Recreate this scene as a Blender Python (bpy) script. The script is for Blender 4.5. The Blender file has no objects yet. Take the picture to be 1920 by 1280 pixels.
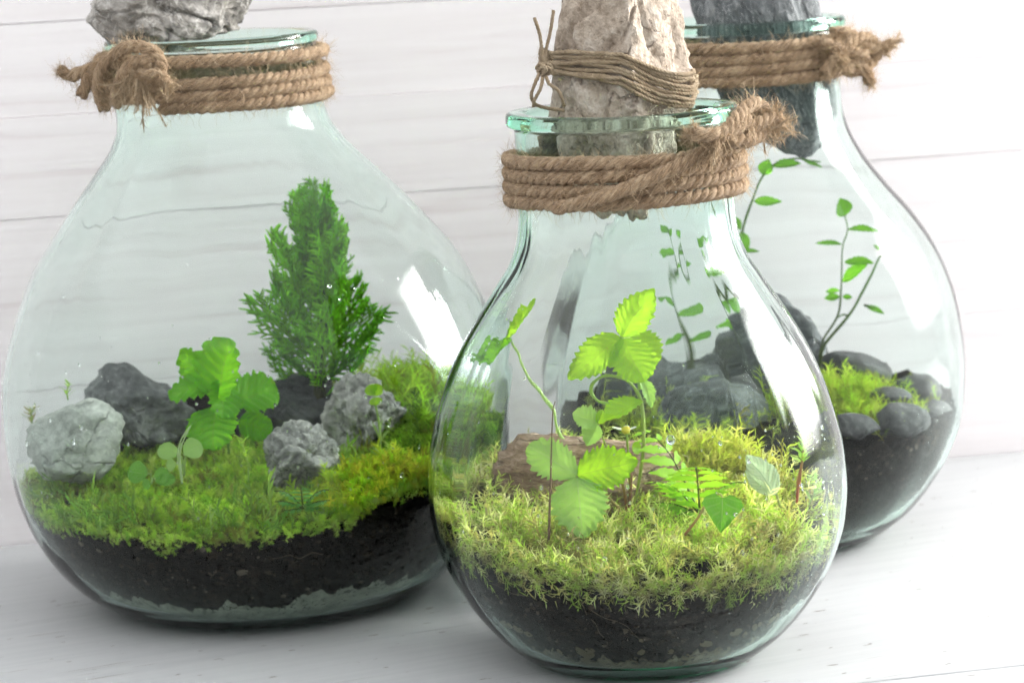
import bpy, bmesh, math, random
import numpy as np
from mathutils import Vector, Matrix, noise
from mathutils.bvhtree import BVHTree

# ------------------------------------------------------------------ camera, light, exposure
scene = bpy.context.scene
COL = scene.collection
CAM_H = 0.44958
PITCH, ROLL = math.radians(9.16), math.radians(-2.7)
cam_data = bpy.data.cameras.new('camera')
cam_data.lens = 100.0; cam_data.sensor_width = 36.0; cam_data.sensor_fit = 'HORIZONTAL'
cam_data.clip_start = 0.05; cam_data.clip_end = 50.0
cam_data.dof.use_dof = True; cam_data.dof.focus_distance = 1.56; cam_data.dof.aperture_fstop = 13.0
cam = bpy.data.objects.new('camera', cam_data)
CAM_R = Matrix.Rotation(math.pi / 2 - PITCH, 3, 'X') @ Matrix.Rotation(ROLL, 3, 'Z')
cam.matrix_world = Matrix.Translation((0, 0, CAM_H)) @ CAM_R.to_4x4()
COL.objects.link(cam); scene.camera = cam

world = bpy.data.worlds.new('World'); scene.world = world; world.use_nodes = True
bg = world.node_tree.nodes['Background']
bg.inputs['Color'].default_value = (0.97, 0.985, 1.0, 1); bg.inputs['Strength'].default_value = 0.35

def area(name, loc, target, sx, sy, power, color=(1, 1, 1)):
    d = bpy.data.lights.new(name, 'AREA'); d.shape = 'RECTANGLE'; d.size = sx; d.size_y = sy
    d.energy = power; d.color = color
    o = bpy.data.objects.new(name, d); COL.objects.link(o); o.location = loc
    o.rotation_euler = (Vector(target) - Vector(loc)).to_track_quat('-Z', 'Y').to_euler()
    return o
# a tall window to the right of the table, and an added overhead fill panel that lifts the wall
win = area('window_light', (2.32, 2.62, 0.95), (0.0, 1.74, 0.16), 1.60, 1.60, 93.0, (1.0, 0.985, 0.96))
area('fill_light', (-0.2, 1.0, 2.5), (0.0, 1.7, 0.1), 7.0, 4.5, 44.0, (0.97, 0.985, 1.0))

# the lamp fades towards its edges, shaped to soften its highlights on the glass
win.data.use_nodes = True
nt = win.data.node_tree; em = nt.nodes['Emission']; geo = nt.nodes.new('ShaderNodeNewGeometry'); sx = nt.nodes.new('ShaderNodeSeparateXYZ')
nt.links.new(geo.outputs['Parametric'], sx.inputs[0]); prod = None
for ax in (0, 1):
    q = nt.nodes.new('ShaderNodeMath'); q.operation = 'PINGPONG'; q.inputs[1].default_value = 0.5; nt.links.new(sx.outputs[ax], q.inputs[0])
    r_ = nt.nodes.new('ShaderNodeMapRange'); r_.interpolation_type = 'SMOOTHSTEP'; r_.inputs['From Min'].default_value = 0.0; r_.inputs['From Max'].default_value = 0.22
    nt.links.new(q.outputs[0], r_.inputs['Value'])
    if prod is None: prod = r_.outputs[0]
    else:
        m_ = nt.nodes.new('ShaderNodeMath'); m_.operation = 'MULTIPLY'; nt.links.new(prod, m_.inputs[0]); nt.links.new(r_.outputs[0], m_.inputs[1]); prod = m_.outputs[0]
gain = nt.nodes.new('ShaderNodeMath'); gain.operation = 'MULTIPLY'; gain.inputs[1].default_value = 1.65; nt.links.new(prod, gain.inputs[0]); nt.links.new(gain.outputs[0], em.inputs['Strength'])
scene.view_settings.view_transform = 'Standard'; scene.view_settings.look = 'None'
scene.view_settings.exposure = 1.36; scene.view_settings.gamma = 1.0
scene.view_settings.use_curve_mapping = False
scene.render.engine = 'CYCLES'
cy = scene.cycles
cy.max_bounces = 16; cy.transmission_bounces = 16; cy.diffuse_bounces = 3; cy.glossy_bounces = 4
cy.transparent_max_bounces = 12; cy.volume_bounces = 0
cy.caustics_refractive = True; cy.caustics_reflective = False; cy.blur_glossy = 0.6
cy.sample_clamp_indirect = 30.0; cy.sample_clamp_direct = 0.0
cy.use_denoising = True
try:
    cy.denoiser = 'OPENIMAGEDENOISE'; cy.denoising_input_passes = 'RGB_ALBEDO_NORMAL'; cy.denoising_prefilter = 'FAST'
except Exception:
    pass
cy.use_adaptive_sampling = True; cy.adaptive_threshold = 0.03; cy.adaptive_min_samples = 16

# ------------------------------------------------------------------ helpers
def at(px, py, y):
    """world point seen at a place of the photograph (1920 wide) at depth y"""
    d = CAM_R @ Vector(((px - 960) / 5333.33, -(py - 640) / 5333.33, -1.0))
    p = Vector((0, 0, CAM_H)) + d * (y / d.y)
    return np.array(p)

def link(o, parent=None):
    COL.objects.link(o)
    if parent is not None:
        o.parent = parent
    return o

def empty(name, loc=(0, 0, 0)):
    o = bpy.data.objects.new(name, None); o.location = loc; o.empty_display_size = 0.02
    return link(o)

def tag(o, label=None, cat=None, group=None, kind=None):
    if label: o['label'] = label
    if cat: o['category'] = cat
    if group: o['group'] = group
    if kind: o['kind'] = kind
    return o

def mesh_from(name, V, F, smooth=True, col=None, crd=None):
    V = np.asarray(V, dtype=np.float32); me = bpy.data.meshes.new(name)
    groups = F if isinstance(F, (list, tuple)) else [F]
    groups = [np.asarray(g, dtype=np.int32) for g in groups if len(g)]
    nl = sum(g.size for g in groups); nf = sum(len(g) for g in groups)
    me.vertices.add(len(V)); me.vertices.foreach_set('co', V.ravel())
    me.loops.add(nl); me.loops.foreach_set('vertex_index', np.concatenate([g.ravel() for g in groups]))
    me.polygons.add(nf)
    tot = np.concatenate([np.full(len(g), g.shape[1], np.int32) for g in groups])
    st = np.concatenate([[0], np.cumsum(tot)[:-1]]).astype(np.int32)
    me.polygons.foreach_set('loop_start', st)
    me.polygons.foreach_set('use_smooth', np.full(nf, smooth, dtype=bool))
    me.update(calc_edges=True); me.validate()
    if col is not None:
        a = me.attributes.new('Col', 'FLOAT_COLOR', 'POINT')
        c = np.ones((len(V), 4), np.float32); c[:, :3] = col; a.data.foreach_set('color', c.ravel())
    if crd is not None:
        a = me.attributes.new('crd', 'FLOAT_VECTOR', 'POINT')
        a.data.foreach_set('vector', np.asarray(crd, np.float32).ravel())
    return me

def obj(name, me, mat, parent=None):
    o = bpy.data.objects.new(name, me)
    if mat is not None and (len(me.materials) == 0): me.materials.append(mat)
    return link(o, parent)

def mobj(name, V, F, mat, parent=None, **k):
    return obj(name, mesh_from(name, V, F, **k), mat, parent)

def pchip(xs, ys, x):
    xs = np.asarray(xs, float); ys = np.asarray(ys, float); x = np.asarray(x, float)
    h = np.diff(xs); d = np.diff(ys) / h; m = np.zeros(len(xs))
    for i in range(1, len(xs) - 1):
        if d[i - 1] * d[i] > 0:
            w1 = 2 * h[i] + h[i - 1]; w2 = h[i] + 2 * h[i - 1]
            m[i] = (w1 + w2) / (w1 / d[i - 1] + w2 / d[i])
    m[0] = d[0]; m[-1] = d[-1]
    k = np.clip(np.searchsorted(xs, x) - 1, 0, len(h) - 1); t = (x - xs[k]) / h[k]
    return ((1 + 2 * t) * (1 - t) ** 2 * ys[k] + t * (1 - t) ** 2 * h[k] * m[k]
            + t * t * (3 - 2 * t) * ys[k + 1] + t * t * (t - 1) * h[k] * m[k + 1])

def spline(pts, step=0.0015, n=None):
    """Catmull-Rom through pts"""
    P = np.asarray(pts, float); P = np.vstack([2 * P[0] - P[1], P, 2 * P[-1] - P[-2]])
    out = []
    for i in range(1, len(P) - 2):
        L = np.linalg.norm(P[i + 1] - P[i]); k = max(2, int(L / step)) if n is None else n
        t = np.linspace(0, 1, k, endpoint=False)[:, None]
        a, b, c, d = P[i - 1], P[i], P[i + 1], P[i + 2]
        out.append(0.5 * (2 * b + (c - a) * t + (2 * a - 5 * b + 4 * c - d) * t ** 2 + (3 * b - a - 3 * c + d) * t ** 3))
    out.append(P[-2][None]); return np.vstack(out)

def frames(P):
    T = np.gradient(P, axis=0); T /= np.linalg.norm(T, axis=1)[:, None] + 1e-12
    N = np.zeros_like(P); up = np.array([0.1, -0.2, 1.0])
    if abs(T[0] @ up) > 0.9: up = np.array([1.0, 0, 0])
    n = up - T[0] * (up @ T[0]); n /= np.linalg.norm(n); N[0] = n
    for i in range(1, len(P)):
        n = n - T[i] * (n @ T[i]); n /= np.linalg.norm(n) + 1e-12; N[i] = n
    return T, N, np.cross(T, N)

def tube(P, r, sides=8, s0=0.0):
    P = np.asarray(P, float); n = len(P); r = np.broadcast_to(r, (n,)) if np.ndim(r) < 2 else r
    T, N, B = frames(P); a = np.linspace(0, 2 * np.pi, sides, endpoint=False)
    V = (P[:, None] + r[:, None, None] * (np.cos(a)[None, :, None] * N[:, None] + np.sin(a)[None, :, None] * B[:, None])).reshape(-1, 3)
    i = np.arange(n - 1)[:, None] * sides; j = np.arange(sides)[None]; j2 = (j + 1) % sides
    Q = np.stack([i + j, i + j2, i + sides + j2, i + sides + j], -1).reshape(-1, 4)
    s = s0 + np.concatenate([[0], np.cumsum(np.linalg.norm(np.diff(P, axis=0), axis=1))])
    crd = np.stack([np.repeat(s, sides), np.tile(np.cos(a), n), np.tile(np.sin(a), n)], -1)
    c0 = len(V); V = np.vstack([V, P[0], P[-1]]); crd = np.vstack([crd, [s[0], 0, 0], [s[-1], 0, 0]])
    jj = np.arange(sides); jn = (jj + 1) % sides; e = (n - 1) * sides
    Tr = np.vstack([np.stack([np.full(sides, c0), jn, jj], -1), np.stack([np.full(sides, c0 + 1), e + jj, e + jn], -1)])
    return V, Q, Tr, crd

class Bag:
    """collects pieces of ONE part"""
    def __init__(s): s.V = []; s.Q = []; s.T = []; s.C = []; s.K = []; s.n = 0
    def add(s, V, Q=None, T=None, crd=None, col=None):
        V = np.asarray(V); m = len(V)
        if Q is not None and len(Q): s.Q.append(np.asarray(Q) + s.n)
        if T is not None and len(T): s.T.append(np.asarray(T) + s.n)
        s.V.append(V); s.C.append(np.zeros((m, 3)) if crd is None else crd)
        s.K.append(np.ones((m, 3)) * .5 if col is None else np.broadcast_to(col, (m, 3))); s.n += m
    def tube(s, P, r, sides=8, col=None):
        V, Q, T, c = tube(P, r, sides); s.add(V, Q, T, c, col)
    def build(s, name, mat, parent=None, smooth=True):
        F = []
        if s.Q: F.append(np.vstack(s.Q))
        if s.T: F.append(np.vstack(s.T))
        return mobj(name, np.vstack(s.V), F, mat, parent, smooth=smooth, col=np.vstack(s.K), crd=np.vstack(s.C))

def nz(p, s=1.0):
    return noise.noise(Vector(p) * s)
def fbm(p, s, H=0.9, oct=4):
    return noise.fractal(Vector(p) * s, H, 2.1, oct)

# ------------------------------------------------------------------ materials
class NT:
    def __init__(s, name):
        s.m = bpy.data.materials.new(name); s.m.use_nodes = True
        s.t = s.m.node_tree; s.t.nodes.clear(); s.out = s.t.nodes.new('ShaderNodeOutputMaterial')
    def n(s, typ, **k):
        d = s.t.nodes.new('ShaderNode' + typ)
        for a, b in k.items():
            if a.startswith('i_'):
                key = a[2:]; key = int(key) if key.isdigit() else key.replace('_', ' ')
                s.set(d.inputs[key], b)
            else: setattr(d, a, b)
        return d
    def set(s, sock, v):
        if hasattr(v, 'is_output'): s.t.links.new(v, sock)
        elif isinstance(v, (tuple, list)) and len(v) == 3 and sock.type == 'RGBA': sock.default_value = (*v, 1)
        else: sock.default_value = v
    def mix(s, f, a, b, blend='MIX'):
        d = s.n('Mix', data_type='RGBA', blend_type=blend)
        s.set(d.inputs['Factor'], f); s.set(d.inputs['A'], a); s.set(d.inputs['B'], b)
        return d.outputs['Result']
    def math(s, op, a, b=0.0, c=0.0, clamp=False):
        d = s.n('Math', operation=op, use_clamp=clamp)
        s.set(d.inputs[0], a); s.set(d.inputs[1], b); s.set(d.inputs[2], c); return d.outputs[0]
    def ramp(s, f, stops):
        d = s.n('ValToRGB'); s.set(d.inputs['Fac'], f); e = d.color_ramp.elements
        while len(e) < len(stops): e.new(0.5)
        for x, (p, c) in zip(e, stops):
            x.position = p; x.color = (*c, 1) if len(c) == 3 else c
        return d.outputs['Color']
    def coord(s, scale=(1, 1, 1), src='Object', rot=(0, 0, 0)):
        tc = s.n('TexCoord'); mp = s.n('Mapping'); mp.inputs['Scale'].default_value = scale; mp.inputs['Rotation'].default_value = rot
        s.t.links.new(tc.outputs[src], mp.inputs['Vector']); return mp.outputs['Vector']
    def attr(s, name, out='Vector'):
        return s.n('Attribute', attribute_name=name).outputs[out]
    def scale(s, vec, sc):
        mp = s.n('Mapping'); mp.inputs['Scale'].default_value = sc; s.t.links.new(vec, mp.inputs['Vector']); return mp.outputs['Vector']
    def noise(s, vec, scale, detail=4, rough=.55, dist=0.0, out='Fac'):
        d = s.n('TexNoise'); s.t.links.new(vec, d.inputs['Vector'])
        d.inputs['Scale'].default_value = scale; d.inputs['Detail'].default_value = detail
        d.inputs['Roughness'].default_value = rough; d.inputs['Distortion'].default_value = dist
        return d.outputs[out]
    def bump(s, h, strength, dist, nrm=None):
        d = s.n('Bump'); d.inputs['Strength'].default_value = strength; d.inputs['Distance'].default_value = dist
        s.t.links.new(h, d.inputs['Height'])
        if nrm is not None: s.t.links.new(nrm, d.inputs['Normal'])
        return d.outputs['Normal']
    def principled(s, col, rough=.6, nrm=None, **k):
        d = s.n('BsdfPrincipled'); s.set(d.inputs['Base Color'], col); s.set(d.inputs['Roughness'], rough)
        if nrm is not None: s.t.links.new(nrm, d.inputs['Normal'])
        for a, b in k.items(): s.set(d.inputs[a.replace('_', ' ')], b)
        s.t.links.new(d.outputs[0], s.out.inputs['Surface']); return d

def mat_paint_wall():
    t = NT('white_wall_paint')
    info = t.n('ObjectInfo').outputs['Random']
    v = t.coord((1, 1, 1)); off = t.n('VectorMath', operation='ADD'); t.t.links.new(v, off.inputs[0])
    cmb = t.n('CombineXYZ'); t.set(cmb.inputs[0], t.math('MULTIPLY', info, 37.0)); t.set(cmb.inputs[2], t.math('MULTIPLY', info, 11.0))
    t.t.links.new(cmb.outputs[0], off.inputs[1]); v = off.outputs[0]
    grain = t.noise(t.scale(v, (3, 20, 90)), 1.0, 6, .6, .6)
    fine = t.noise(t.scale(v, (14, 30, 420)), 1.0, 4, .6, .3)
    blot = t.noise(t.scale(v, (4, 4, 9)), 1.0, 4, .55)
    c = t.ramp(grain, [(0.24, (.67, .60, .605)), (0.42, (.79, .748, .753)), (0.62, (.835, .80, .805))])
    c = t.mix(t.math('MULTIPLY', t.ramp(blot, [(.45, (0, 0, 0)), (.75, (1, 1, 1))]), .45), c, (.845, .818, .822))
    hgt = t.math('ADD', t.math('MULTIPLY', grain, .7), t.math('MULTIPLY', fine, .3))
    t.principled(c, .55, t.bump(hgt, .45, .0011)); return t.m

def mat_paint_table():
    t = NT('worn_white_table_paint'); v = t.coord()
    r = t.scale(v, (1, 1, 1)); mp = r.node; mp.inputs['Rotation'].default_value = (0, 0, -0.21)
    grain = t.noise(t.scale(r, (6, 120, 10)), 1.0, 6, .65, .5)
    blot = t.noise(r, 9.0, 5, .6)
    c = t.ramp(grain, [(0.3, (.41, .42, .425)), (0.6, (.455, .46, .463))])
    c = t.mix(t.math('MULTIPLY', blot, .35), c, (.39, .40, .405))
    sp = t.noise(t.scale(r, (60, 150, 60)), 1.0, 2, .5)
    flk = t.ramp(sp, [(.69, (0, 0, 0)), (.72, (1, 1, 1))])
    sc = t.noise(t.scale(r, (9, 230, 10)), 1.0, 3, .5, .4)
    scm = t.math('MULTIPLY', t.ramp(sc, [(.64, (0, 0, 0)), (.69, (1, 1, 1))]), t.ramp(t.noise(r, 16, 2), [(.50, (0, 0, 0)), (.60, (1, 1, 1))]))
    m = t.math('ADD', t.math('MULTIPLY', flk, .75), t.math('MULTIPLY', scm, .6), clamp=True)
    c = t.mix(m, c, (.20, .18, .165))
    hgt = t.math('SUBTRACT', t.math('ADD', t.math('MULTIPLY', grain, .6), t.math('MULTIPLY', blot, .5)), m)
    t.principled(c, .62, t.bump(hgt, .5, .0011), Specular_IOR_Level=.22); return t.m

def mat_glass(name, seed, density=5.0):
    t = NT(name); v = t.coord((1, 1, 1)); 
    st = t.noise(t.scale(v, (55, 55, 5)), 1.0, 3, .5)
    wob = t.noise(v, 16 + seed, 2, .5)
    pit = t.noise(v, 420, 2, .5); pit = t.ramp(pit, [(.70, (0, 0, 0)), (.78, (1, 1, 1))])
    h = t.math('ADD', t.math('MULTIPLY', st, .35), t.math('ADD', t.math('MULTIPLY', wob, .8), t.math('MULTIPLY', pit, .02)))
    g = t.n('BsdfGlass'); g.inputs['IOR'].default_value = 1.23; g.inputs['Roughness'].default_value = 0.0
    g.inputs['Color'].default_value = (1, 1, 1, 1)
    t.t.links.new(g.outputs[0], t.out.inputs['Surface'])
    va = t.n('VolumeAbsorption'); va.inputs['Color'].default_value = (.30, .99, .73, 1); va.inputs['Density'].default_value = density
    t.t.links.new(va.outputs[0], t.out.inputs['Volume']); return t.m

def mat_soil():
    t = NT('potting_soil'); v = t.coord()
    a = t.noise(v, 180, 6, .7); b = t.noise(v, 40, 4, .6); c = t.noise(v, 700, 2, .5)
    col = t.ramp(a, [(.3, (.004, .003, .0025)), (.55, (.009, .0065, .0055)), (.75, (.024, .018, .014))])
    col = t.mix(t.ramp(b, [(.5, (0, 0, 0)), (.75, (1, 1, 1))]), col, (.010, .007, .006))
    col = t.mix(t.ramp(t.noise(v, 330, 3, .6), [(.62, (0, 0, 0)), (.67, (1, 1, 1))]), col, (.035, .025, .018))
    col = t.mix(t.ramp(c, [(.71, (0, 0, 0)), (.75, (1, 1, 1))]), col, (.26, .23, .20))
    col = t.mix(t.ramp(t.noise(v, 70, 5, .65, 1.2), [(.56, (0, 0, 0)), (.66, (1, 1, 1))]), col, (.030, .020, .0145))
    h = t.math('ADD', a, t.math('MULTIPLY', b, .6))
    t.principled(col, .95, t.bump(h, .9, .0025), Specular_IOR_Level=.06); return t.m

def mat_sand(name, c1, c2, c3):
    t = NT(name); v = t.coord()
    a = t.noise(v, 70, 7, .75, .8); b = t.noise(v, 300, 3, .6)
    col = t.ramp(a, [(.3, c1), (.52, c2), (.72, c3)])
    col = t.mix(t.ramp(b, [(.54, (0, 0, 0)), (.64, (1, 1, 1))]), col, tuple(x * .3 for x in c1))
    t.principled(col, .85, t.bump(t.math('ADD', a, b), .8, .0015)); return t.m

def mat_rock(name, dark, mid, light, scale=1.0, crack=(.03, .028, .026), pits=0.0, veins=None, rough=.85, strat=(1, 1, 1), gloss=.3):
    t = NT(name); v = t.coord(strat)
    big = t.noise(v, 22 * scale, 6, .62, .6); fin = t.noise(v, 150 * scale, 6, .7); mic = t.noise(v, 800, 3, .6)
    col = t.ramp(t.math('ADD', t.math('MULTIPLY', big, .5), t.math('MULTIPLY', fin, .5)), [(.37, dark), (.5, mid), (.61, light)])
    col = t.mix(t.math('MULTIPLY', mic, .35), col, tuple(x * .55 for x in mid))
    vo = t.n('TexVoronoi', feature='DISTANCE_TO_EDGE'); wv = t.n('VectorMath', operation='ADD')
    t.t.links.new(v, wv.inputs[0]); nv = t.noise(v, 30 * scale, 4, .6, 0, 'Color'); sv = t.n('VectorMath', operation='SCALE'); t.t.links.new(nv, sv.inputs[0]); sv.inputs['Scale'].default_value = .03
    t.t.links.new(sv.outputs[0], wv.inputs[1]); t.t.links.new(wv.outputs[0], vo.inputs['Vector']); vo.inputs['Scale'].default_value = 26 * scale
    ck = t.ramp(vo.outputs['Distance'], [(.0, (1, 1, 1)), (.035, (0, 0, 0))])
    ckm = t.math('MULTIPLY', ck, t.ramp(big, [(.45, (0, 0, 0)), (.6, (1, 1, 1))]))
    col = t.mix(t.math('MULTIPLY', ckm, .75), col, crack)
    h = t.math('SUBTRACT', t.math('ADD', t.math('MULTIPLY', fin, .8), t.math('MULTIPLY', mic, .25)), t.math('MULTIPLY', ckm, .5))
    if pits:
        pv = t.n('TexVoronoi'); t.t.links.new(v, pv.inputs['Vector']); pv.inputs['Scale'].default_value = 190 * scale
        pm = t.math('MULTIPLY', t.ramp(pv.outputs['Distance'], [(.12, (1, 1, 1)), (.3, (0, 0, 0))]), t.ramp(t.noise(v, 60, 2), [(.5, (0, 0, 0)), (.6, (1, 1, 1))]))
        h = t.math('SUBTRACT', h, t.math('MULTIPLY', pm, pits)); col = t.mix(t.math('MULTIPLY', pm, .6), col, dark)
    if veins:
        wv2 = t.noise(t.scale(v, (2, 2, 1)), 34 * scale, 3, .5, 2.2)
        vm = t.ramp(t.math('ABSOLUTE', t.math('SUBTRACT', wv2, .5)), [(.0, (1, 1, 1)), (.022, (0, 0, 0))])
        col = t.mix(t.math('MULTIPLY', vm, .6), col, veins)
    t.principled(col, rough, t.bump(h, 1.0, .0045), Specular_IOR_Level=gloss); return t.m

def mat_leaf(name, top, back, vein, gloss=.35, trans=.5, vs=1.0):
    t = NT(name); crd = t.attr('crd'); sep = t.n('SeparateXYZ'); t.t.links.new(crd, sep.inputs[0])
    rnd = t.n('ObjectInfo').outputs['Random']; v = t.coord()
    blot = t.noise(v, 160, 4, .6)
    mid = t.ramp(t.math('ABSOLUTE', sep.outputs[1]), [(.0, (1, 1, 1)), (.05, (0, 0, 0))])
    sv = t.ramp(t.math('ABSOLUTE', sep.outputs[2]), [(.0, (1, 1, 1)), (.16, (0, 0, 0))])
    vm = t.math('MAXIMUM', mid, t.math('MULTIPLY', sv, .55)); vm = t.math('MULTIPLY', vm, vs)
    base = t.mix(t.math('MULTIPLY', blot, .5), top, tuple(x * .7 for x in top))
    base = t.mix(t.math('MULTIPLY', rnd, .35), base, tuple(x * y for x, y in zip(top, (1.25, 1.05, .8))))
    spot = t.ramp(t.noise(v, 210, 3, .55), [(.70, (0, 0, 0)), (.74, (1, 1, 1))])
    base = t.mix(t.math('MULTIPLY', spot, .7), base, (.30, .20, .05)); col = t.mix(vm, base, vein)
    tcol = t.mix(t.math('MULTIPLY', vm, .85), back, tuple(x * .45 for x in back))
    tcol = t.mix(t.math('MULTIPLY', t.noise(v, 60, 4, .6), .55), tcol, tuple(x * .55 for x in back))
    h = t.math('SUBTRACT', t.math('MULTIPLY', blot, .3), t.math('MULTIPLY', vm, .5)); nb = t.bump(h, .35, .0006)
    d = t.n('BsdfPrincipled'); t.set(d.inputs['Base Color'], col); d.inputs['Roughness'].default_value = .45
    d.inputs['Specular IOR Level'].default_value = gloss; t.t.links.new(nb, d.inputs['Normal'])
    tr = t.n('BsdfTranslucent'); t.set(tr.inputs['Color'], tcol); t.t.links.new(nb, tr.inputs['Normal'])
    mx = t.n('MixShader'); mx.inputs[0].default_value = trans
    t.t.links.new(d.outputs[0], mx.inputs[1]); t.t.links.new(tr.outputs[0], mx.inputs[2])
    t.t.links.new(mx.outputs[0], t.out.inputs['Surface']); return t.m

def mat_col(name, rough=.6, trans=0.0, mul=(1, 1, 1), gloss=.25, tmul=(1.2, 1.15, .8), vary=None):
    """colour of each strand comes with the strand"""
    t = NT(name); c = t.attr('Col', 'Color')
    c1 = t.mix(1.0, c, mul, 'MULTIPLY')
    if vary: c1 = t.mix(t.n('ObjectInfo').outputs['Random'], c1, t.mix(1.0, c1, vary, 'MULTIPLY'))
    d = t.n('BsdfPrincipled'); t.set(d.inputs['Base Color'], c1); d.inputs['Roughness'].default_value = rough
    d.inputs['Specular IOR Level'].default_value = gloss
    if trans:
        tr = t.n('BsdfTranslucent'); t.set(tr.inputs['Color'], t.mix(1.0, c1, tmul, 'MULTIPLY'))
        mx = t.n('MixShader'); mx.inputs[0].default_value = trans
        t.t.links.new(d.outputs[0], mx.inputs[1]); t.t.links.new(tr.outputs[0], mx.inputs[2])
        t.t.links.new(mx.outputs[0], t.out.inputs['Surface'])
    else:
        t.t.links.new(d.outputs[0], t.out.inputs['Surface'])
    return t.m

def mat_rope(name, dark, mid, light):
    t = NT(name); crd = t.attr('crd'); v = t.coord()
    # fibres run along the strand with a slight slant
    fib = t.noise(t.scale(crd, (160, 7, 7)), 1.0, 3, .6, .4); fib2 = t.noise(t.scale(crd, (420, 16, 16)), 1.0, 2, .5)
    blot = t.noise(v, 120, 4, .6)
    f = t.math('ADD', t.math('MULTIPLY', fib, .65), t.math('MULTIPLY', blot, .35))
    col = t.ramp(f, [(.36, dark), (.5, mid), (.63, light)])
    h = t.math('ADD', fib, t.math('MULTIPLY', fib2, .6))
    t.principled(col, .85, t.bump(h, 1.0, .0016), Specular_IOR_Level=.15, Sheen_Weight=.15); return t.m

M = {}
M['wall'] = mat_paint_wall(); M['table'] = mat_paint_table()
M['soil'] = mat_soil()
M['rope'] = mat_rope('jute_rope', (.20, .12, .062), (.46, .31, .185), (.68, .52, .34))
M['twine'] = mat_rope('jute_twine', (.36, .25, .14), (.60, .45, .28), (.76, .62, .44))
M['fibre'] = mat_col('jute_fibre', .7, .3, (1, 1, 1), .2, (1, .95, .85))
M['moss'] = mat_col('moss_leaf', .6, .5, (1, 1, 1), .2, (1.4, 1.35, .9))
M['stem'] = mat_col('plant_stem', .5, .2, (1, 1, 1), .3)
M['strawberry'] = mat_leaf('strawberry_leaf', (.23, .48, .012), (.52, .86, .03), (.46, .68, .10), trans=.6)
M['strawberry_pale'] = mat_leaf('pale_strawberry_leaf', (.33, .56, .14), (.50, .80, .12), (.58, .76, .32), trans=.5)
M['geranium'] = mat_leaf('round_toothed_leaf', (.12, .42, .012), (.34, .80, .015), (.30, .60, .06), trans=.5)
M['ivy'] = mat_leaf('heart_leaf', (.12, .36, .02), (.24, .60, .02), (.40, .62, .16), trans=.45)
M['white_leaf'] = mat_leaf('pale_wrinkled_leaf', (.66, .76, .60), (.60, .76, .46), (.34, .56, .26), trans=.4)
M['small_leaf'] = mat_leaf('small_oval_leaf', (.12, .38, .015), (.26, .68, .03), (.24, .48, .08), trans=.5)
M['conifer'] = mat_col('conifer_foliage', .55, .5, (1, 1, 1), .25, (1.7, 1.6, .9), vary=(.48, .68, .7))
M['fern'] = mat_col('fern_leaf', .55, .5, (1, 1, 1), .25, (1.5, 1.4, .8))

# ------------------------------------------------------------------ wall and table
YAW = math.radians(11.97)
WL = np.array([-0.36032, 1.98316])               # where wall and table meet
wd = np.array([math.cos(YAW), math.sin(YAW)]); wn = np.array([-math.sin(YAW), math.cos(YAW)])
wall = empty('wall', (WL[0], WL[1], 0)); wall.rotation_euler = (0, 0, YAW); tag(wall, kind='structure')
seams = [-0.03, 0.1098, 0.2318, 0.3032, 0.3683, 0.436, 0.50]
rng = random.Random(4)
def plank(name, x0, x1, y0, y1, z0, z1, mat, parent, wob=.00007, nx=60, bev=.0003):
    """a board lying with its face towards -y, softened edges that wander a little"""
    prof = [(y1, z0), (y0 + bev, z0), (y0 + bev * .3, z0 + bev * .3), (y0, z0 + bev), (y0, z1 - bev), (y0 + bev * .3, z1 - bev * .3), (y0 + bev, z1), (y1, z1)]
    V = []; seed = rng.random() * 50
    for i in range(nx + 1):
        x = x0 + (x1 - x0) * i / nx
        for (yy, zz) in prof:
            s = -1 if zz > (z0 + z1) / 2 else 1
            V.append((x, yy + (0 if yy == y1 else .0006 * nz((x * 9, zz * 20, seed))), zz + s * wob * (1 + nz((x * 22, s * 3.1, seed)))))
    k = len(prof); Q = []
    for i in range(nx):
        for j in range(k):
            a = i * k + j; b = i * k + (j + 1) % k; Q.append((a, b, b + k, a + k))
    caps = [tuple(range(k))[::-1], tuple(nx * k + j for j in range(k))]
    o = mobj(name, V, [np.array(Q), np.array(caps)], mat, parent, smooth=False)
    return o
for i in range(len(seams) - 1):
    dy = rng.uniform(0, .0014)
    p = plank('plank', -1.2, 1.2, .002 + dy, .02, seams[i] + .0001, seams[i + 1] - .0001, M['wall'], wall, nx=160)
# backing board behind the joints
V = [(-1.2, .0215, -.05), (1.2, .0215, -.05), (1.2, .0215, .6), (-1.2, .0215, .6)]
bk = NT('dark_backing'); bk.principled((.74, .64, .62), .8)
mobj('backing', V, np.array([(0, 1, 2, 3)]), bk.m, wall, smooth=False)

table = empty('table', (WL[0], WL[1], 0)); table.rotation_euler = (0, 0, YAW); tag(table, kind='structure')
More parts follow.
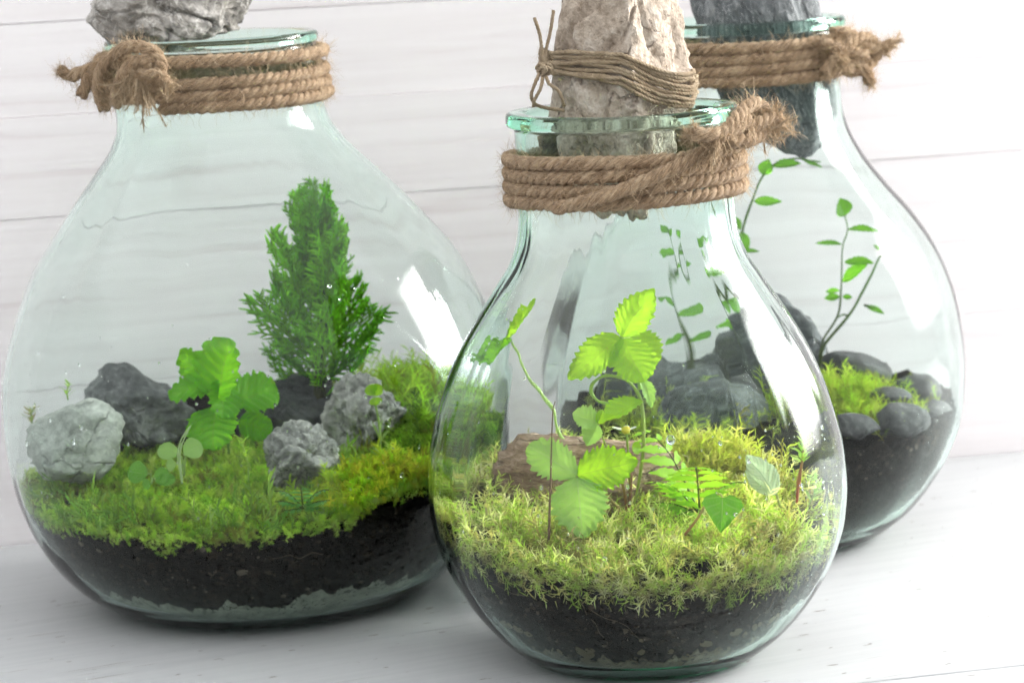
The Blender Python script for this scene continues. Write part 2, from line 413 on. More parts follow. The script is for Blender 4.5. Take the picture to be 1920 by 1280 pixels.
# distance of the board joint from the wall
sj = (np.array([0.18748, 1.53714]) - WL) @ wn
def board(y0, y1, seed):
    b = .0012; nx = 140; V = []
    prof = [(y0, -.02), (y0, -b), (y0 + b * .3, -b * .3), (y0 + b, 0), (y1 - b, 0), (y1 - b * .3, -b * .3), (y1, -b), (y1, -.02)]
    for i in range(nx + 1):
        x = -1.3 + 3.3 * i / nx
        for (yy, zz) in prof:
            V.append((x, yy + .0005 * nz((x * 18, yy * 7, seed)), zz - (.0004 * abs(nz((x * 25, yy, seed))) if -b < zz < 0 else 0)))
    k = len(prof); Q = [(i * k + j, (i + 1) * k + j, (i + 1) * k + j + 1, i * k + j + 1) for i in range(nx) for j in range(k - 1)]
    return mobj('board', V, np.array(Q), M['table'], table, smooth=False)
board(sj + .0008, .0012, 1.3); board(sj - .035, sj - .0008, 5.1)
mobj('underside', [(-1.3, sj - .035, -.021), (2, sj - .035, -.021), (2, .0, -.021), (-1.3, .0, -.021)], np.array([(0, 1, 2, 3)]), bk.m, table, smooth=False)

# ------------------------------------------------------------------ jars
class Jar: pass
def make_jar(cx, cy, prof, z1, ztop, rlip, neck_shift, seed, label, tneck=.0055, wave=1.0):
    J = Jar(); J.c = np.array([cx, cy]); J.seed = seed; J.ztop = ztop; J.z1 = z1
    pz = np.array([p[0] for p in prof]); pr = np.array([p[1] for p in prof])
    J.rout = lambda z: pchip(pz, pr, z)
    z_body = J.z1
    J.off = lambda z: neck_shift * np.clip((np.asarray(z) - .5 * ztop) / (.42 * ztop), 0, 1) ** 2
    zz = np.concatenate([.0 + .02 * np.linspace(0, 1, 14, endpoint=False) ** 1.5, np.linspace(.02, z1, 120)])
    rr = J.rout(zz); rb = rr[0]
    base = [(0, .0045), (rb * .35, .0042), (rb * .7, .0026), (rb * .9, .0007), (rb * .96, .0001)]
    out = np.array(base + list(zip(rr, zz)))
    # wall thickness
    zt = out[:, 1]; T = np.interp(zt, [0, .01, .05, .6 * z1, .78 * z1, z1 - .03, z1], [.0065, .0050, .0032, .0026, .0034, tneck, tneck])
    tg = np.gradient(out, axis=0); tg /= np.linalg.norm(tg, axis=1)[:, None]
    nrm = np.stack([-tg[:, 1], tg[:, 0]], -1)     # pointing inwards
    inn = out + nrm * T[:, None]; inn[:len(base), 1] = np.maximum(inn[:len(base), 1], .0065); inn[0, 0] = 0; inn[-1, 1] = z1
    order = np.argsort(inn[:, 1]); J.iz = inn[:, 1]; J.ir = inn[:, 0]
    sel = np.arange(len(base) + 4, len(inn)); J.rin = lambda z: np.interp(z, inn[sel, 1], inn[sel, 0])
    J.zb = float(inn[0, 1])
    ND = 200; th = np.linspace(0, 2 * np.pi, ND, endpoint=False)
    def ring(path, sd, amp, which):
        V = np.zeros((len(path), ND, 3))
        for i, (r, z) in enumerate(path):
            fade = min(1, max(0, (z - .012) / .04)) * min(1, max(.15, (z1 - .01 - z) / .05)) if which else min(1, max(0, (z - .012) / .04)) * min(1, max(.1, (z1 - .01 - z) / .05))
            for j in range(ND):
                c, s = math.cos(th[j]), math.sin(th[j])
                d = amp * fade * (nz((c * 1.5 + sd, s * 1.5, z * 11)) + .45 * nz((c * 3.6, s * 3.6 + sd, z * 22)) + .17 * nz((c * 14, s * 14 - sd, z * 9)))
                V[i, j] = ((r + d) * c, (r + d) * s, z)
        V[:, :, 0] += J.off(np.array(path)[:, 1])[:, None]
        return V
    A = ring(out[1:], seed, .0007 * wave ** .5, 0); B = ring(inn[1:][::-1], seed + 7.7, .0009 * wave, 1)
    G = np.concatenate([A, B]); n = len(G); V = G.reshape(-1, 3)
    i = np.arange(n - 1)[:, None] * ND; j = np.arange(ND)[None]; j2 = (j + 1) % ND
    Q = np.stack([i + j, i + j2, i + ND + j2, i + ND + j], -1).reshape(-1, 4)
    b0 = len(V); V = np.vstack([V, [0, 0, out[0, 1]], [0, 0, inn[0, 1]]])
    jj = np.arange(ND); jn = (jj + 1) % ND
    T3 = np.vstack([np.stack([np.full(ND, b0), jn, jj], -1), np.stack([np.full(ND, b0 + 1), (n - 1) * ND + jj, (n - 1) * ND + jn], -1)])
    root = empty('glass_jar', (cx, cy, 0)); tag(root, label, 'jar', 'glass terrarium jars')
    g = mat_glass('bottle_glass', seed, 21.0); g_rim = mat_glass('thick_rim_glass', seed, 30.0)
    mobj('body', V, [Q, T3], g, root)
    # lip: a thick ring sitting on the neck
    ri = float(inn[-1, 0]) - .0012; za = z1 + .00015; hh = ztop - za
    lp = [(ri + .0008, za), (rlip - .002, za), (rlip - .0006, za + .0006), (rlip, za + .002), (rlip + .0001, za + hh * .5), (rlip, ztop - .0022), (rlip - .0006, ztop - .0008), (rlip - .002, ztop),
          (ri + .0028, ztop - .0002), (ri + .001, ztop - .0010), (ri + .0001, ztop - .003), (ri, za + hh * .4), (ri + .0002, za + .001)]
    # subdivide
    lp2 = []
    for a in range(len(lp)):
        p, q = np.array(lp[a]), np.array(lp[(a + 1) % len(lp)])
        for s in np.linspace(0, 1, 4, endpoint=False): lp2.append(p + (q - p) * s)
    k = len(lp2); V = np.zeros((ND, k, 3)); ox = float(J.off(z1))
    for j in range(ND):
        c, s = math.cos(th[j]), math.sin(th[j]); w = .0005 * nz((c * 2, s * 2, seed))
        for a, (r, z) in enumerate(lp2):
            V[j, a] = ((r + w + .00015 * nz((c * 9, s * 9, z * 60))) * c + ox, (r + w) * s, z + .0004 * nz((c * 1.6, s * 1.6, seed + 3)) * (1 if z > za + .001 else 0))
    i = np.arange(ND)[:, None] * k; i2 = ((np.arange(ND) + 1) % ND)[:, None] * k; a = np.arange(k)[None]; a2 = (a + 1) % k
    Q = np.stack([i + a, i2 + a, i2 + a2, i + a2], -1).reshape(-1, 4)
    mobj('rim', V.reshape(-1, 3), Q, g_rim, root)
    J.root = root; return J

FP = [(0, .0600), (.0015, .0655), (.005, .0715), (.012, .0805), (.02, .0885), (.04, .1038), (.06, .1137), (.08, .1196), (.10, .1216), (.12, .1206), (.14, .1165),
      (.16, .1103), (.18, .1016), (.20, .0900), (.22, .0768), (.235, .0675), (.248, .0632), (.262, .0621), (.30, .0621), (.3115, .0622)]
LP = [(0, .0680), (.0015, .0900), (.005, .1020), (.012, .1140), (.02, .1240), (.04, .1400), (.06, .1500), (.08, .1563), (.10, .1592), (.12, .1604), (.14, .1600), (.16, .1575),
      (.18, .1520), (.20, .1444), (.22, .1345), (.24, .1195), (.26, .1035), (.28, .0862), (.295, .0738), (.308, .0672), (.32, .0656), (.3565, .0655)]
RP = [(0, .0600), (.0015, .0740), (.005, .0850), (.012, .0950), (.02, .1040), (.04, .1195), (.06, .1307), (.08, .1377), (.10, .1402), (.12, .1408), (.14, .1391), (.16, .1359),
      (.18, .1300), (.20, .1212), (.22, .1078), (.24, .0909), (.26, .0763), (.28, .0667), (.295, .0634), (.31, .0627), (.3445, .0627)]
JF = make_jar(0.0690, 1.6200, FP, .3115, .3200, .0668, 0.0, 1.0, 'smallest glass jar standing in front, a tall tied rock in its mouth', tneck=.0062, wave=1.7)
JL = make_jar(-0.1665, 1.8020, LP, .3565, .3635, .0672, -.0140, 2.0, 'wide glass jar holding the small conifer, left of the front jar', tneck=.0055)
JR = make_jar(0.1650, 1.9076, RP, .3445, .3525, .0668, 0.0, 3.0, 'glass jar with grey stones and twiggy seedlings, half hidden behind the front jar', tneck=.0055)

# ------------------------------------------------------------------ soil beds
def hF(x, y): return .0815 - .075 * x + .13 * y + .006 * nz((x * 34, y * 34, 1.0))
def hL(x, y):
    b = .016 * math.exp(-((x - .095) ** 2 + (y - .06) ** 2) / .0022)
    b += .016 * math.exp(-((x - .085) ** 2 + (y + .098) ** 2) / .0014) + .016 * math.exp(-((x - .115) ** 2 + (y + .015) ** 2) / .0016)
    return .083 + .03 * x + (.20 if y > 0 else .09) * y + b + .003 * nz((x * 40, y * 40, 5.0))
def hR(x, y): return .089 + .06 * y + .002 * nz((x * 40, y * 40, 9.0))

def make_soil(J, h, label, sand=None, gap=.0012, jag=.006):
    root = empty('soil_bed', (*J.c, J.zb)); tag(root, label, 'soil')
    ND = 240; th = np.linspace(0, 2 * np.pi, ND, endpoint=False); NS = 44; NR = 34
    G = np.zeros((NS + NR, ND, 3)); R0 = float(J.rin(.075)) - gap
    for j in range(ND):
        c, s = math.cos(th[j]), math.sin(th[j])
        ze = h(c * R0, s * R0) + jag * fbm((c * 9, s * 9, J.seed), 1.0) + .0012 * nz((c * 60, s * 60, J.seed))
        for i in range(NS):
            t = i / (NS - 1); z = (J.zb + .0008) + t ** 1.25 * (ze - J.zb)
            r = float(J.rin(max(z, J.zb + .0015))) - gap - .0014 * abs(fbm((c * 26, s * 26, z * 220), 1.0))
            if i == 0: r -= .004
            G[i, j] = (r * c, r * s, z)
        re = r
        for i in range(NR):
            q = 1 - (i + 1) / (NR + 1); rr = re * q; x, y = rr * c, rr * s
            w = min(1, (1 - q) * 8); zz = (1 - w) * ze + w * (h(x, y) + .0025 * fbm((x * 90, y * 90, J.seed), 1.0))
            G[NS + i, j] = (x, y, zz)
    n = NS + NR; V = G.reshape(-1, 3); V = V - np.array([0, 0, J.zb])
    i = np.arange(n - 1)[:, None] * ND; j = np.arange(ND)[None]; j2 = (j + 1) % ND
    Q = np.stack([i + j, i + j2, i + ND + j2, i + ND + j], -1).reshape(-1, 4)
    b0 = len(V); V = np.vstack([V, [0, 0, .0008], [0, 0, h(0, 0) - J.zb]]); jj = np.arange(ND); jn = (jj + 1) % ND
    T = np.vstack([np.stack([np.full(ND, b0), jn, jj], -1), np.stack([np.full(ND, b0 + 1), (n - 1) * ND + jj, (n - 1) * ND + jn], -1)])
    mobj('soil', V, [Q, T], M['soil'], root)
    if sand:
        zf, mat, nm = sand; NS2 = 18; ND = 440; th = np.linspace(0, 2 * np.pi, ND, endpoint=False); j2 = ((np.arange(ND) + 1) % ND)[None]; G = np.zeros((NS2 * 2, ND, 3))
        for j in range(ND):
            c, s = math.cos(th[j]), math.sin(th[j]); zt = zf(c, s)
            for i in range(NS2):
                t = i / (NS2 - 1); z = J.zb + .001 + t * max(.0005, zt - J.zb)
                r = float(J.rin(max(z, J.zb + .0015))) - gap * (.45 if i < NS2 - 1 else 1.3)
                if i == 0: r -= .003
                G[i, j] = (r * c, r * s, z); G[2 * NS2 - 1 - i, j] = ((r - .004) * c, (r - .004) * s, z - .0002)
        n = 2 * NS2; V = G.reshape(-1, 3) - np.array([0, 0, J.zb]); i = np.arange(n)[:, None]; i2 = (i + 1) % n; jb = j2; j = np.arange(ND)[None]
        Q = np.stack(np.broadcast_arrays(i * ND + j, i * ND + jb, i2 * ND + jb, i2 * ND + j), -1).reshape(-1, 4)
        mobj(nm, V, Q, mat, root)
    return root
M['sand_L'] = mat_sand('grey_green_sand', (.14, .145, .12), (.28, .29, .24), (.44, .46, .40))
M['sand_F'] = mat_sand('brown_gravel', (.045, .036, .024), (.14, .115, .075), (.32, .29, .21))
M['sand_R'] = mat_sand('grey_sand', (.05, .048, .046), (.09, .085, .08), (.16, .15, .145))
def zsL(c, s): return .0270 + .014 * max(-.3, fbm((c * 3.5, s * 3.5, 3.0), 1.0)) + .0035 * fbm((c * 13, s * 13, 1.0), 1.0) + .0016 * fbm((c * 60, s * 60, 1.0), 1.0)
def zsF(c, s): return .016 + .013 * max(0, .2 + fbm((c * 4, s * 4, 7.0), 1.0)) + .002 * fbm((c * 40, s * 40, 1.0), 1.0)
def zsR(c, s): return .014 + .004 * fbm((c * 8, s * 8, 4.0), 1.0)
soilF = make_soil(JF, hF, 'dark soil bed under the pale moss in the front jar', (zsF, M['sand_F'], 'gravel_layer'), gap=.0016)
soilL = make_soil(JL, hL, 'black soil bed over a pale sand layer in the wide left jar', (zsL, M['sand_L'], 'sand_layer'))
soilR = make_soil(JR, hR, 'dark soil bed in the jar with grey stones', (zsR, M['sand_R'], 'sand_layer'))

# ==== contents ====

# ------------------------------------------------------------------ stones
def rock_mesh(name, seed, dims, sub=5, cuts=9, cut=.72, lump=.16, rough=.05, stretch=(1, 1, 1), strata=0.0, holes=0.0, planes=()):
    bm = bmesh.new(); bmesh.ops.create_icosphere(bm, subdivisions=sub, radius=1.0)
    R = random.Random(seed); V = np.array([v.co for v in bm.verts])
    for k in range(cuts):
        n = np.array([R.gauss(0, 1), R.gauss(0, 1), R.gauss(0, 1)]); n /= np.linalg.norm(n); d = R.uniform(cut, cut + .22)
        ex = np.maximum(0, V @ n - d); V = V - ex[:, None] * n * .94
    for n, d in planes:
        n = np.array(n, float); n /= np.linalg.norm(n); ex = np.maximum(0, V @ n - d); V = V - ex[:, None] * n * .97
    out = np.zeros_like(V); st = np.array(stretch)
    for i, v in enumerate(V):
        q = v * st + seed * 3.17; L = np.linalg.norm(v) + 1e-9
        d = lump * noise.noise(Vector(q * 1.3)) + rough * noise.fractal(Vector(q * 3.2), .8, 2.2, 5)
        rg = 1 - abs(noise.noise(Vector(q * 2.6))); d -= rough * 1.6 * max(0, rg - .86) / .14 * .6
        if strata: d += strata * noise.noise(Vector((q[0] * .4, q[1] * .4, q[2] * 7)))
        if holes:
            c = noise.cell(Vector(q * 1)); f = noise.noise(Vector(q * 5.5)); d -= holes * max(0, f - .28)
        out[i] = v * (1 + d / L)
    out *= np.array(dims) / 2.0
    F = np.array([[v.index for v in f.verts] for f in bm.faces]); bm.free()
    return mesh_from(name, out, F)

def stone(name, label, cat, pos, dims, mat, seed, rot=(0, 0, 0), group=None, **k):
    o = obj(name, rock_mesh(name, seed, dims, **k), mat)
    o.location = pos; o.rotation_euler = [math.radians(a) for a in rot]
    tag(o, label, cat, group); return o

M['rk_pale'] = mat_rock('pale_grey_stone', (.28, .29, .26), (.56, .57, .53), (.76, .77, .72), 1.0, (.06, .065, .06))
M['rk_dark'] = mat_rock('dark_grey_stone', (.07, .074, .076), (.17, .175, .175), (.36, .365, .36), 1.0, (.02, .02, .02))
M['rk_tex'] = mat_rock('grey_lava_stone', (.13, .13, .12), (.36, .36, .335), (.62, .61, .57), 1.6, (.03, .03, .03), pits=.4)
M['rk_hole'] = mat_rock('holed_limestone', (.18, .175, .16), (.46, .45, .42), (.72, .71, .67), 1.6, (.04, .04, .035), pits=.8)
M['rk_brown'] = mat_rock('brown_sandstone', (.18, .105, .065), (.45, .30, .20), (.66, .51, .38), 1.2, (.035, .018, .01), strat=(1, 1, 3.4))
M['rk_flint'] = mat_rock('mottled_grey_flint', (.022, .024, .028), (.30, .28, .25), (.66, .63, .59), .55, (.03, .03, .03), veins=(.70, .68, .64))
M['rk_lime'] = mat_rock('cream_limestone', (.24, .18, .13), (.54, .45, .36), (.78, .71, .62), 1.1, (.11, .055, .04), pits=.25)
M['rk_slate'] = mat_rock('veined_slate', (.07, .08, .085), (.17, .185, .19), (.36, .375, .38), 1.0, (.03, .03, .035), veins=(.62, .63, .63), strat=(2.5, 2.5, .8))
M['rk_black'] = mat_rock('black_pebble', (.016, .018, .02), (.04, .044, .046), (.10, .105, .105), 1.3, (.01, .01, .01), rough=.45, gloss=.5)
M['rk_lilac'] = mat_rock('smooth_grey_pebble', (.06, .06, .063), (.13, .128, .132), (.25, .245, .25), 1.2, (.03, .03, .03), rough=.7)
M['rk_tan'] = mat_rock('tan_gravel', (.12, .085, .04), (.30, .235, .13), (.46, .39, .25), 3.0, (.03, .02, .01))

M['rk_wet'] = mat_rock('wet_blue_grey_stone', (.022, .026, .030), (.06, .068, .074), (.16, .175, .18), 1.0, (.01, .01, .012), rough=.5, gloss=.5, veins=(.30, .32, .33))
# inside the wide left jar
stone('stone', 'large pale grey-green stone lying against the glass at the left of the wide jar', 'stone', at(142, 828, 1.765), (.068, .060, .056), M['rk_pale'], 3, (10, -14, 20), lump=.10, rough=.045, cuts=14, cut=.62, strata=.03)
stone('stone', 'dark grey rock sloping down behind the pale stone', 'stone', at(262, 770, 1.835), (.082, .050, .058), M['rk_dark'], 8, (0, 20, -6), lump=.20, rough=.06, stretch=(1, 1, 2.2), cuts=12, cut=.64)
stone('stone', 'small rough grey stone in front of the conifer trunk', 'stone', at(562, 852, 1.725), (.052, .042, .042), M['rk_tex'], 12, (0, 4, 30), lump=.14, rough=.15, holes=.35)
stone('stone', 'pitted white-grey stone standing right of the conifer trunk', 'stone', at(680, 782, 1.800), (.052, .045, .058), M['rk_hole'], 15, (0, -6, 10), lump=.15, rough=.13, holes=.8)
stone('stone', 'black lump filling in the dark soil and shadow under the conifer', 'stone', at(530, 770, 1.855), (.075, .05, .055), M['rk_black'], 21, (0, 10, 0), lump=.2, rough=.08)  # added black lump in place of the dark root soil and shadow
# inside the front jar
stone('stone', 'layered brown rock lying behind the strawberry plant', 'stone', at(1098, 895, 1.652), (.114, .056, .060), M['rk_brown'], 31, (0, 3, 8), lump=.10, rough=.07, strata=.10, cuts=10)
# inside the right jar
stone('stone', 'tall dark upright stone beside the twig seedling in the rear right jar', 'stone', at(1440, 705, 1.968), (.096, .050, .115), M['rk_wet'], 44, (0, 10, 0), cuts=5, cut=.78, lump=.20, rough=.05)
stone('stone', 'broad dark stone seen through the front jar, right of its strawberry flower', 'stone', at(1345, 795, 1.86), (.090, .05, .052), M['rk_wet'], 47, (0, 4, 12), cuts=3, lump=.14, rough=.04)
stone('stone', 'grey stone seen through the front jar behind the curled stem', 'stone', at(1225, 750, 1.945), (.088, .05, .070), M['rk_wet'], 49, (0, -5, 0), cuts=3, lump=.18, rough=.04)
stone('stone', 'small pale blue-grey stone leaning in front of the tall dark stone', 'stone', at(1390, 750, 1.915), (.028, .024, .032), M['rk_lilac'], 50, (0, 15, 0), cuts=2, lump=.14, rough=.04, sub=4)
stone('pebble', 'long black pebble lying behind the moss in the rear right jar', 'pebble', at(1608, 692, 1.935), (.052, .030, .022), M['rk_black'], 52, (0, 16, 0), cuts=0, lump=.10, rough=.02, sub=4)
stone('pebble', 'rounded black pebble nearest the right glass wall of the rear jar', 'pebble', at(1722, 732, 1.905), (.034, .026, .021), M['rk_black'], 54, (0, 10, 0), cuts=3, lump=.12, rough=.03, sub=4)
stone('pebble', 'low wet black pebble between the moss and the rounded black pebble', 'pebble', at(1672, 744, 1.870), (.030, .022, .014), M['rk_black'], 57, (0, 8, 10), cuts=0, lump=.1, rough=.02, sub=4)
stone('pebble', 'smooth grey pebble pressed to the glass next to the front jar', 'pebble', at(1598, 800, 1.800), (.036, .020, .018), M['rk_lilac'], 58, (0, 10, 8), cuts=6, lump=.1, rough=.02, sub=4)
stone('pebble', 'largest smooth grey pebble at the glass, below the black pebbles', 'pebble', at(1690, 790, 1.822), (.044, .024, .025), M['rk_lilac'], 61, (0, 8, 28), cuts=7, lump=.12, rough=.02, sub=4)
stone('pebble', 'low grey pebble at the right end of the row along the glass', 'pebble', at(1752, 772, 1.866), (.030, .020, .016), M['rk_lilac'], 63, (0, 4, 50), cuts=7, lump=.1, rough=.02, sub=4)
# on the jar mouths
stone('rock', 'mottled grey and black rock lying on the rim of the wide left jar', 'rock', at(322, 8, 1.792), (.116, .085, .062), M['rk_flint'], 71, (0, 5, 10), lump=.16, rough=.06, sub=6, cuts=16, cut=.66)
top_rock = stone('rock', 'tall cream rock tied with twine, standing in the mouth of the front jar', 'rock', at(1160, 130, 1.632), (.090, .092, .170), M['rk_lime'], 83, (0, 0, 0), lump=.08, rough=.075, sub=6, cuts=12, cut=.72, strata=.02, planes=[((.80, -.62, .05), .50), ((-.25, -1, .1), .62), ((-.85, -.5, -.1), .70), ((.2, -1, -.5), .66), ((-.5, -.8, .6), .74), ((-.4, -.6, -.8), .72)])
stone('rock', 'veined blue-grey rock wedged in the mouth of the rear right jar', 'rock', at(1432, 90, 1.905), (.094, .095, .150), M['rk_slate'], 90, (0, -14, 0), lump=.14, rough=.05, sub=6, cuts=12)

# gravel pressed against the front jar's glass
pm = [rock_mesh('pebble', 200 + i, (1, 1, 1), sub=2, cuts=2, lump=.25, rough=.06) for i in range(4)]
R = random.Random(5)
for i in range(46):
    a = math.radians(R.uniform(-172, -8)); z = R.uniform(.016, .036) + .004 * math.sin(a * 7)
    sz = R.uniform(.0035, .0075); r = float(JF.rin(z)) - .0011
    o = obj('pebble', pm[i % 4], M['rk_tan'], soilF)
    nrm = Vector((math.cos(a), math.sin(a), -.75)).normalized()
    o.location = (r * math.cos(a), r * math.sin(a), z - JF.zb)
    o.rotation_euler = (nrm.to_track_quat('Z', 'Y') @ Matrix.Rotation(R.uniform(0, 6.3), 3, 'Z').to_quaternion()).to_euler()
    o.scale = (sz * R.uniform(.8, 1.5), sz * .8, .0009)

# ------------------------------------------------------------------ moss
def sprig(kind, R):
    """unit-long sprig: vertices, triangles, position along the sprig"""
    V = []; F = []; T = []
    n = 5; bend = R.uniform(.2, .9) if kind == 'feather' else R.uniform(.05, .35); az = R.uniform(0, 6.28)
    P = []; p = np.zeros(3); d = np.array([0, 0, 1.0])
    for i in range(n + 1):
        P.append(p.copy()); 
        d = d + bend * np.array([math.cos(az), math.sin(az), -.15]) / n + np.array([R.gauss(0, .08), R.gauss(0, .08), 0]); d /= np.linalg.norm(d); p = p + d / n
        az += R.gauss(0, .5)
    P = np.array(P)
    def blade(a, b, w, t0, t1, side=None):
        dd = b - a; L = np.linalg.norm(dd); dd = dd / L
        s = np.cross(dd, [R.gauss(0, 1), R.gauss(0, 1), R.gauss(0, 1)]); s /= np.linalg.norm(s) + 1e-9
        m = a + (b - a) * .45 + np.array([0, 0, .06 * L]); k = len(V)
        V.extend([a - s * w * .4, a + s * w * .4, m + s * w, m - s * w, b]); F.extend([(k, k + 1, k + 2), (k, k + 2, k + 3), (k + 3, k + 2, k + 4)])
        T.extend([t0, t0, (t0 + t1) / 2, (t0 + t1) / 2, t1])
    w = {'feather': .020, 'star': .024, 'wisp': .022}[kind]
    for i in range(n):
        a, b = P[i], P[i + 1]; s = np.array([math.cos(az), math.sin(az), 0]); k = len(V)
        V.extend([a - s * w, a + s * w, b + s * w * .9, b - s * w * .9]); F.extend([(k, k + 1, k + 2), (k, k + 2, k + 3)]); T.extend([i / n, i / n, (i + 1) / n, (i + 1) / n])
    nl = {'feather': 14, 'star': 18, 'wisp': 5}[kind]
    for j in range(nl):
        t = (j + .6) / nl if kind == 'feather' else .35 + .65 * (j + 1) / nl
        if kind == 'wisp': t = R.uniform(.3, 1)
        x = t * n; i = min(n - 1, int(x)); a = P[i] + (P[i + 1] - P[i]) * (x - i); ax = P[i + 1] - P[i]; ax /= np.linalg.norm(ax)
        ang = j * 2.4 + R.uniform(-.4, .4); o = np.array([math.cos(ang), math.sin(ang), 0]); o = o - ax * (o @ ax); o /= np.linalg.norm(o) + 1e-9
        L = {'feather': R.uniform(.26, .52), 'star': R.uniform(.28, .5), 'wisp': R.uniform(.3, .55)}[kind] * (1 - .25 * t)
        up = {'feather': .9, 'star': 1.0, 'wisp': 1.6}[kind]
        dd = o + ax * up * R.uniform(.6, 1.4); dd /= np.linalg.norm(dd)
        blade(a, a + dd * L, {'feather': .022, 'star': .034, 'wisp': .03}[kind], t * .9, min(1, t + .25))
    return np.array(V), np.array(F), np.array(T)

PROTO = {k: [sprig(k, random.Random(100 + i * 7 + len(k))) for i in range(14)] for k in ('feather', 'star', 'wisp')}

def grow(name, J, pts, tilt, size, kind, pal, mat, seed, label, base_dark=.45, droop=0.0, gap=.0007):
    """one carpet of moss: pts (n,3) world-from-axis roots; pal = list of tip colours"""
    rs = np.random.RandomState(seed); n = len(pts); VV = []; FF = []; CC = []; off = 0
    pick = rs.randint(0, 14, n)
    pal = np.array(pal)
    for k in range(14):
        idx = np.where(pick == k)[0]
        if not len(idx): continue
        V, F, T = PROTO[kind][k]; m = len(idx)
        yaw = rs.uniform(0, 6.283, m); c, s = np.cos(yaw), np.sin(yaw); z0 = np.zeros(m)
        Rz = np.stack([np.stack([c, -s, z0], -1), np.stack([s, c, z0], -1), np.stack([z0, z0, z0 + 1], -1)], 1)
        tl = np.abs(rs.normal(0, tilt, m)); ta = rs.uniform(0, 6.283, m)
        P = pts[idx]
        if droop:      # lean outwards near the glass
            rad = np.hypot(P[:, 0], P[:, 1]); lim = J.rin(P[:, 2]); w = np.clip((rad / lim - .72) / .28, 0, 1)
            az = np.arctan2(P[:, 1], P[:, 0]); tl = tl * (1 - w) + w * (tl + droop); ta = np.where(w > .3, az + rs.normal(0, .5, m), ta)
        ax = np.stack([-np.sin(ta), np.cos(ta), z0], -1); ct, stt = np.cos(tl), np.sin(tl)
        K = np.zeros((m, 3, 3)); K[:, 0, 1] = -ax[:, 2]; K[:, 0, 2] = ax[:, 1]; K[:, 1, 0] = ax[:, 2]; K[:, 1, 2] = -ax[:, 0]; K[:, 2, 0] = -ax[:, 1]; K[:, 2, 1] = ax[:, 0]
        Rt = np.eye(3)[None] + stt[:, None, None] * K + (1 - ct)[:, None, None] * (K @ K)
        S = size * rs.lognormal(0, .28, m)
        W = np.einsum('mij,vj->mvi', Rt @ Rz, V) * S[:, None, None] + P[:, None]
        rad = np.hypot(W[..., 0], W[..., 1]); lim = J.rin(np.clip(W[..., 2], J.zb + .002, None)) - gap - .0006 * rs.rand(m)[:, None]
        f = np.minimum(1, lim / np.maximum(rad, 1e-6)); W[..., 0] *= f; W[..., 1] *= f
        pn = np.array([.5 + .9 * nz((p[0] * 38, p[1] * 38, seed)) for p in P])
        c0 = pal[rs.randint(0, len(pal), m)] * rs.uniform(.7, 1.2, (m, 1)) * (.75 + .4 * np.clip(pn, 0, 1))[:, None]
        br = (pn < .22) & (rs.rand(m) < .6); c0[br] = c0[br] * .45 + np.array([.22, .15, .05]) * .6
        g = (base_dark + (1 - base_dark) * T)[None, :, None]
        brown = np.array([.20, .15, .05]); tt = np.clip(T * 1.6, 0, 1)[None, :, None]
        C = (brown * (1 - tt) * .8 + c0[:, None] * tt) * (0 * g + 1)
        VV.append(W.reshape(-1, 3)); FF.append((F[None] + (np.arange(m) * len(V))[:, None, None] + off).reshape(-1, 3)); CC.append(C.reshape(-1, 3)); off += m * len(V)
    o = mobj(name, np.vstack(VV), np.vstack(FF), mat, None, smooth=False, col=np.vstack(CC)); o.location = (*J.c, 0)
    tag(o, label, 'moss', None, 'stuff'); return o

def scatter(J, h, n, seed, keep=None, edge=.99, lift=0.0):
    rs = np.random.RandomState(seed); out = []
    while len(out) < n:
        a = rs.uniform(0, 6.283); q = math.sqrt(rs.rand()) * edge; z = .08
        for _ in range(2):
            r = q * (float(J.rin(z)) - .002); x, y = r * math.cos(a), r * math.sin(a); z = h(x, y)
        pr = 1.0 if keep is None else keep(x, y, q, a)
        if rs.rand() < pr: out.append((x, y, z - .001 + lift * rs.rand()))
    return np.array(out)

def fringe(J, h, n, seed, depth=.012):
    rs = np.random.RandomState(seed); out = []
    while len(out) < n:
        a = rs.uniform(-math.pi, 0.15); c, s_ = math.cos(a), math.sin(a); w = .5 + .9 * nz((c * 7, s_ * 7, seed))
        if rs.rand() > w: continue
        z = h(c * .115, s_ * .115) - depth * w * rs.rand() ** 1.6; r = float(J.rin(z)) - .0014; out.append((r * c, r * s_, z))
    return np.array(out)
palF = [(.60, .70, .18), (.50, .68, .13), (.74, .78, .36), (.64, .60, .24), (.44, .62, .10), (.78, .78, .46)]
def keepF(x, y, q, a):
    if abs(x + .002) < .030 and -.028 < y < .010: return .12          # bare soil round the strawberry
    b = .62 + .95 * nz((x * 30, y * 30, 3.3)); 
    return max(.07, min(1, b)) * (1.0 if y < .04 else .8)
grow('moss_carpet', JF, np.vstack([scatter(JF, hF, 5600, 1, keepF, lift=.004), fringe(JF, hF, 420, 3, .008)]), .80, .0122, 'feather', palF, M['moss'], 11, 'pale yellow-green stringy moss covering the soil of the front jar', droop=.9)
def keepFb(x, y, q, a): return math.exp(-((x - .045) ** 2 + (y - .050) ** 2) / .0014)
ptsb = scatter(JF, hF, 900, 5, keepFb); ptsb[:, 2] += .018 * np.exp(-((ptsb[:, 0] - .045) ** 2 + (ptsb[:, 1] - .050) ** 2) / .0012)
grow('moss_tuft', JF, ptsb, .5, .0125, 'feather', [(.54, .58, .12), (.46, .55, .09), (.60, .60, .20)], M['moss'], 12, 'raised mound of yellow-green moss behind the fern in the front jar')
def bareL(x, y): return math.hypot(x - .085, y + .098) < .043 or math.hypot(x - .115, y + .015) < .04
def keepL(x, y, q, a):
    if y > .035 or bareL(x, y): return 0
    b = .8 + .7 * nz((x * 24, y * 24, 8.3)); return max(.05, min(1, b))
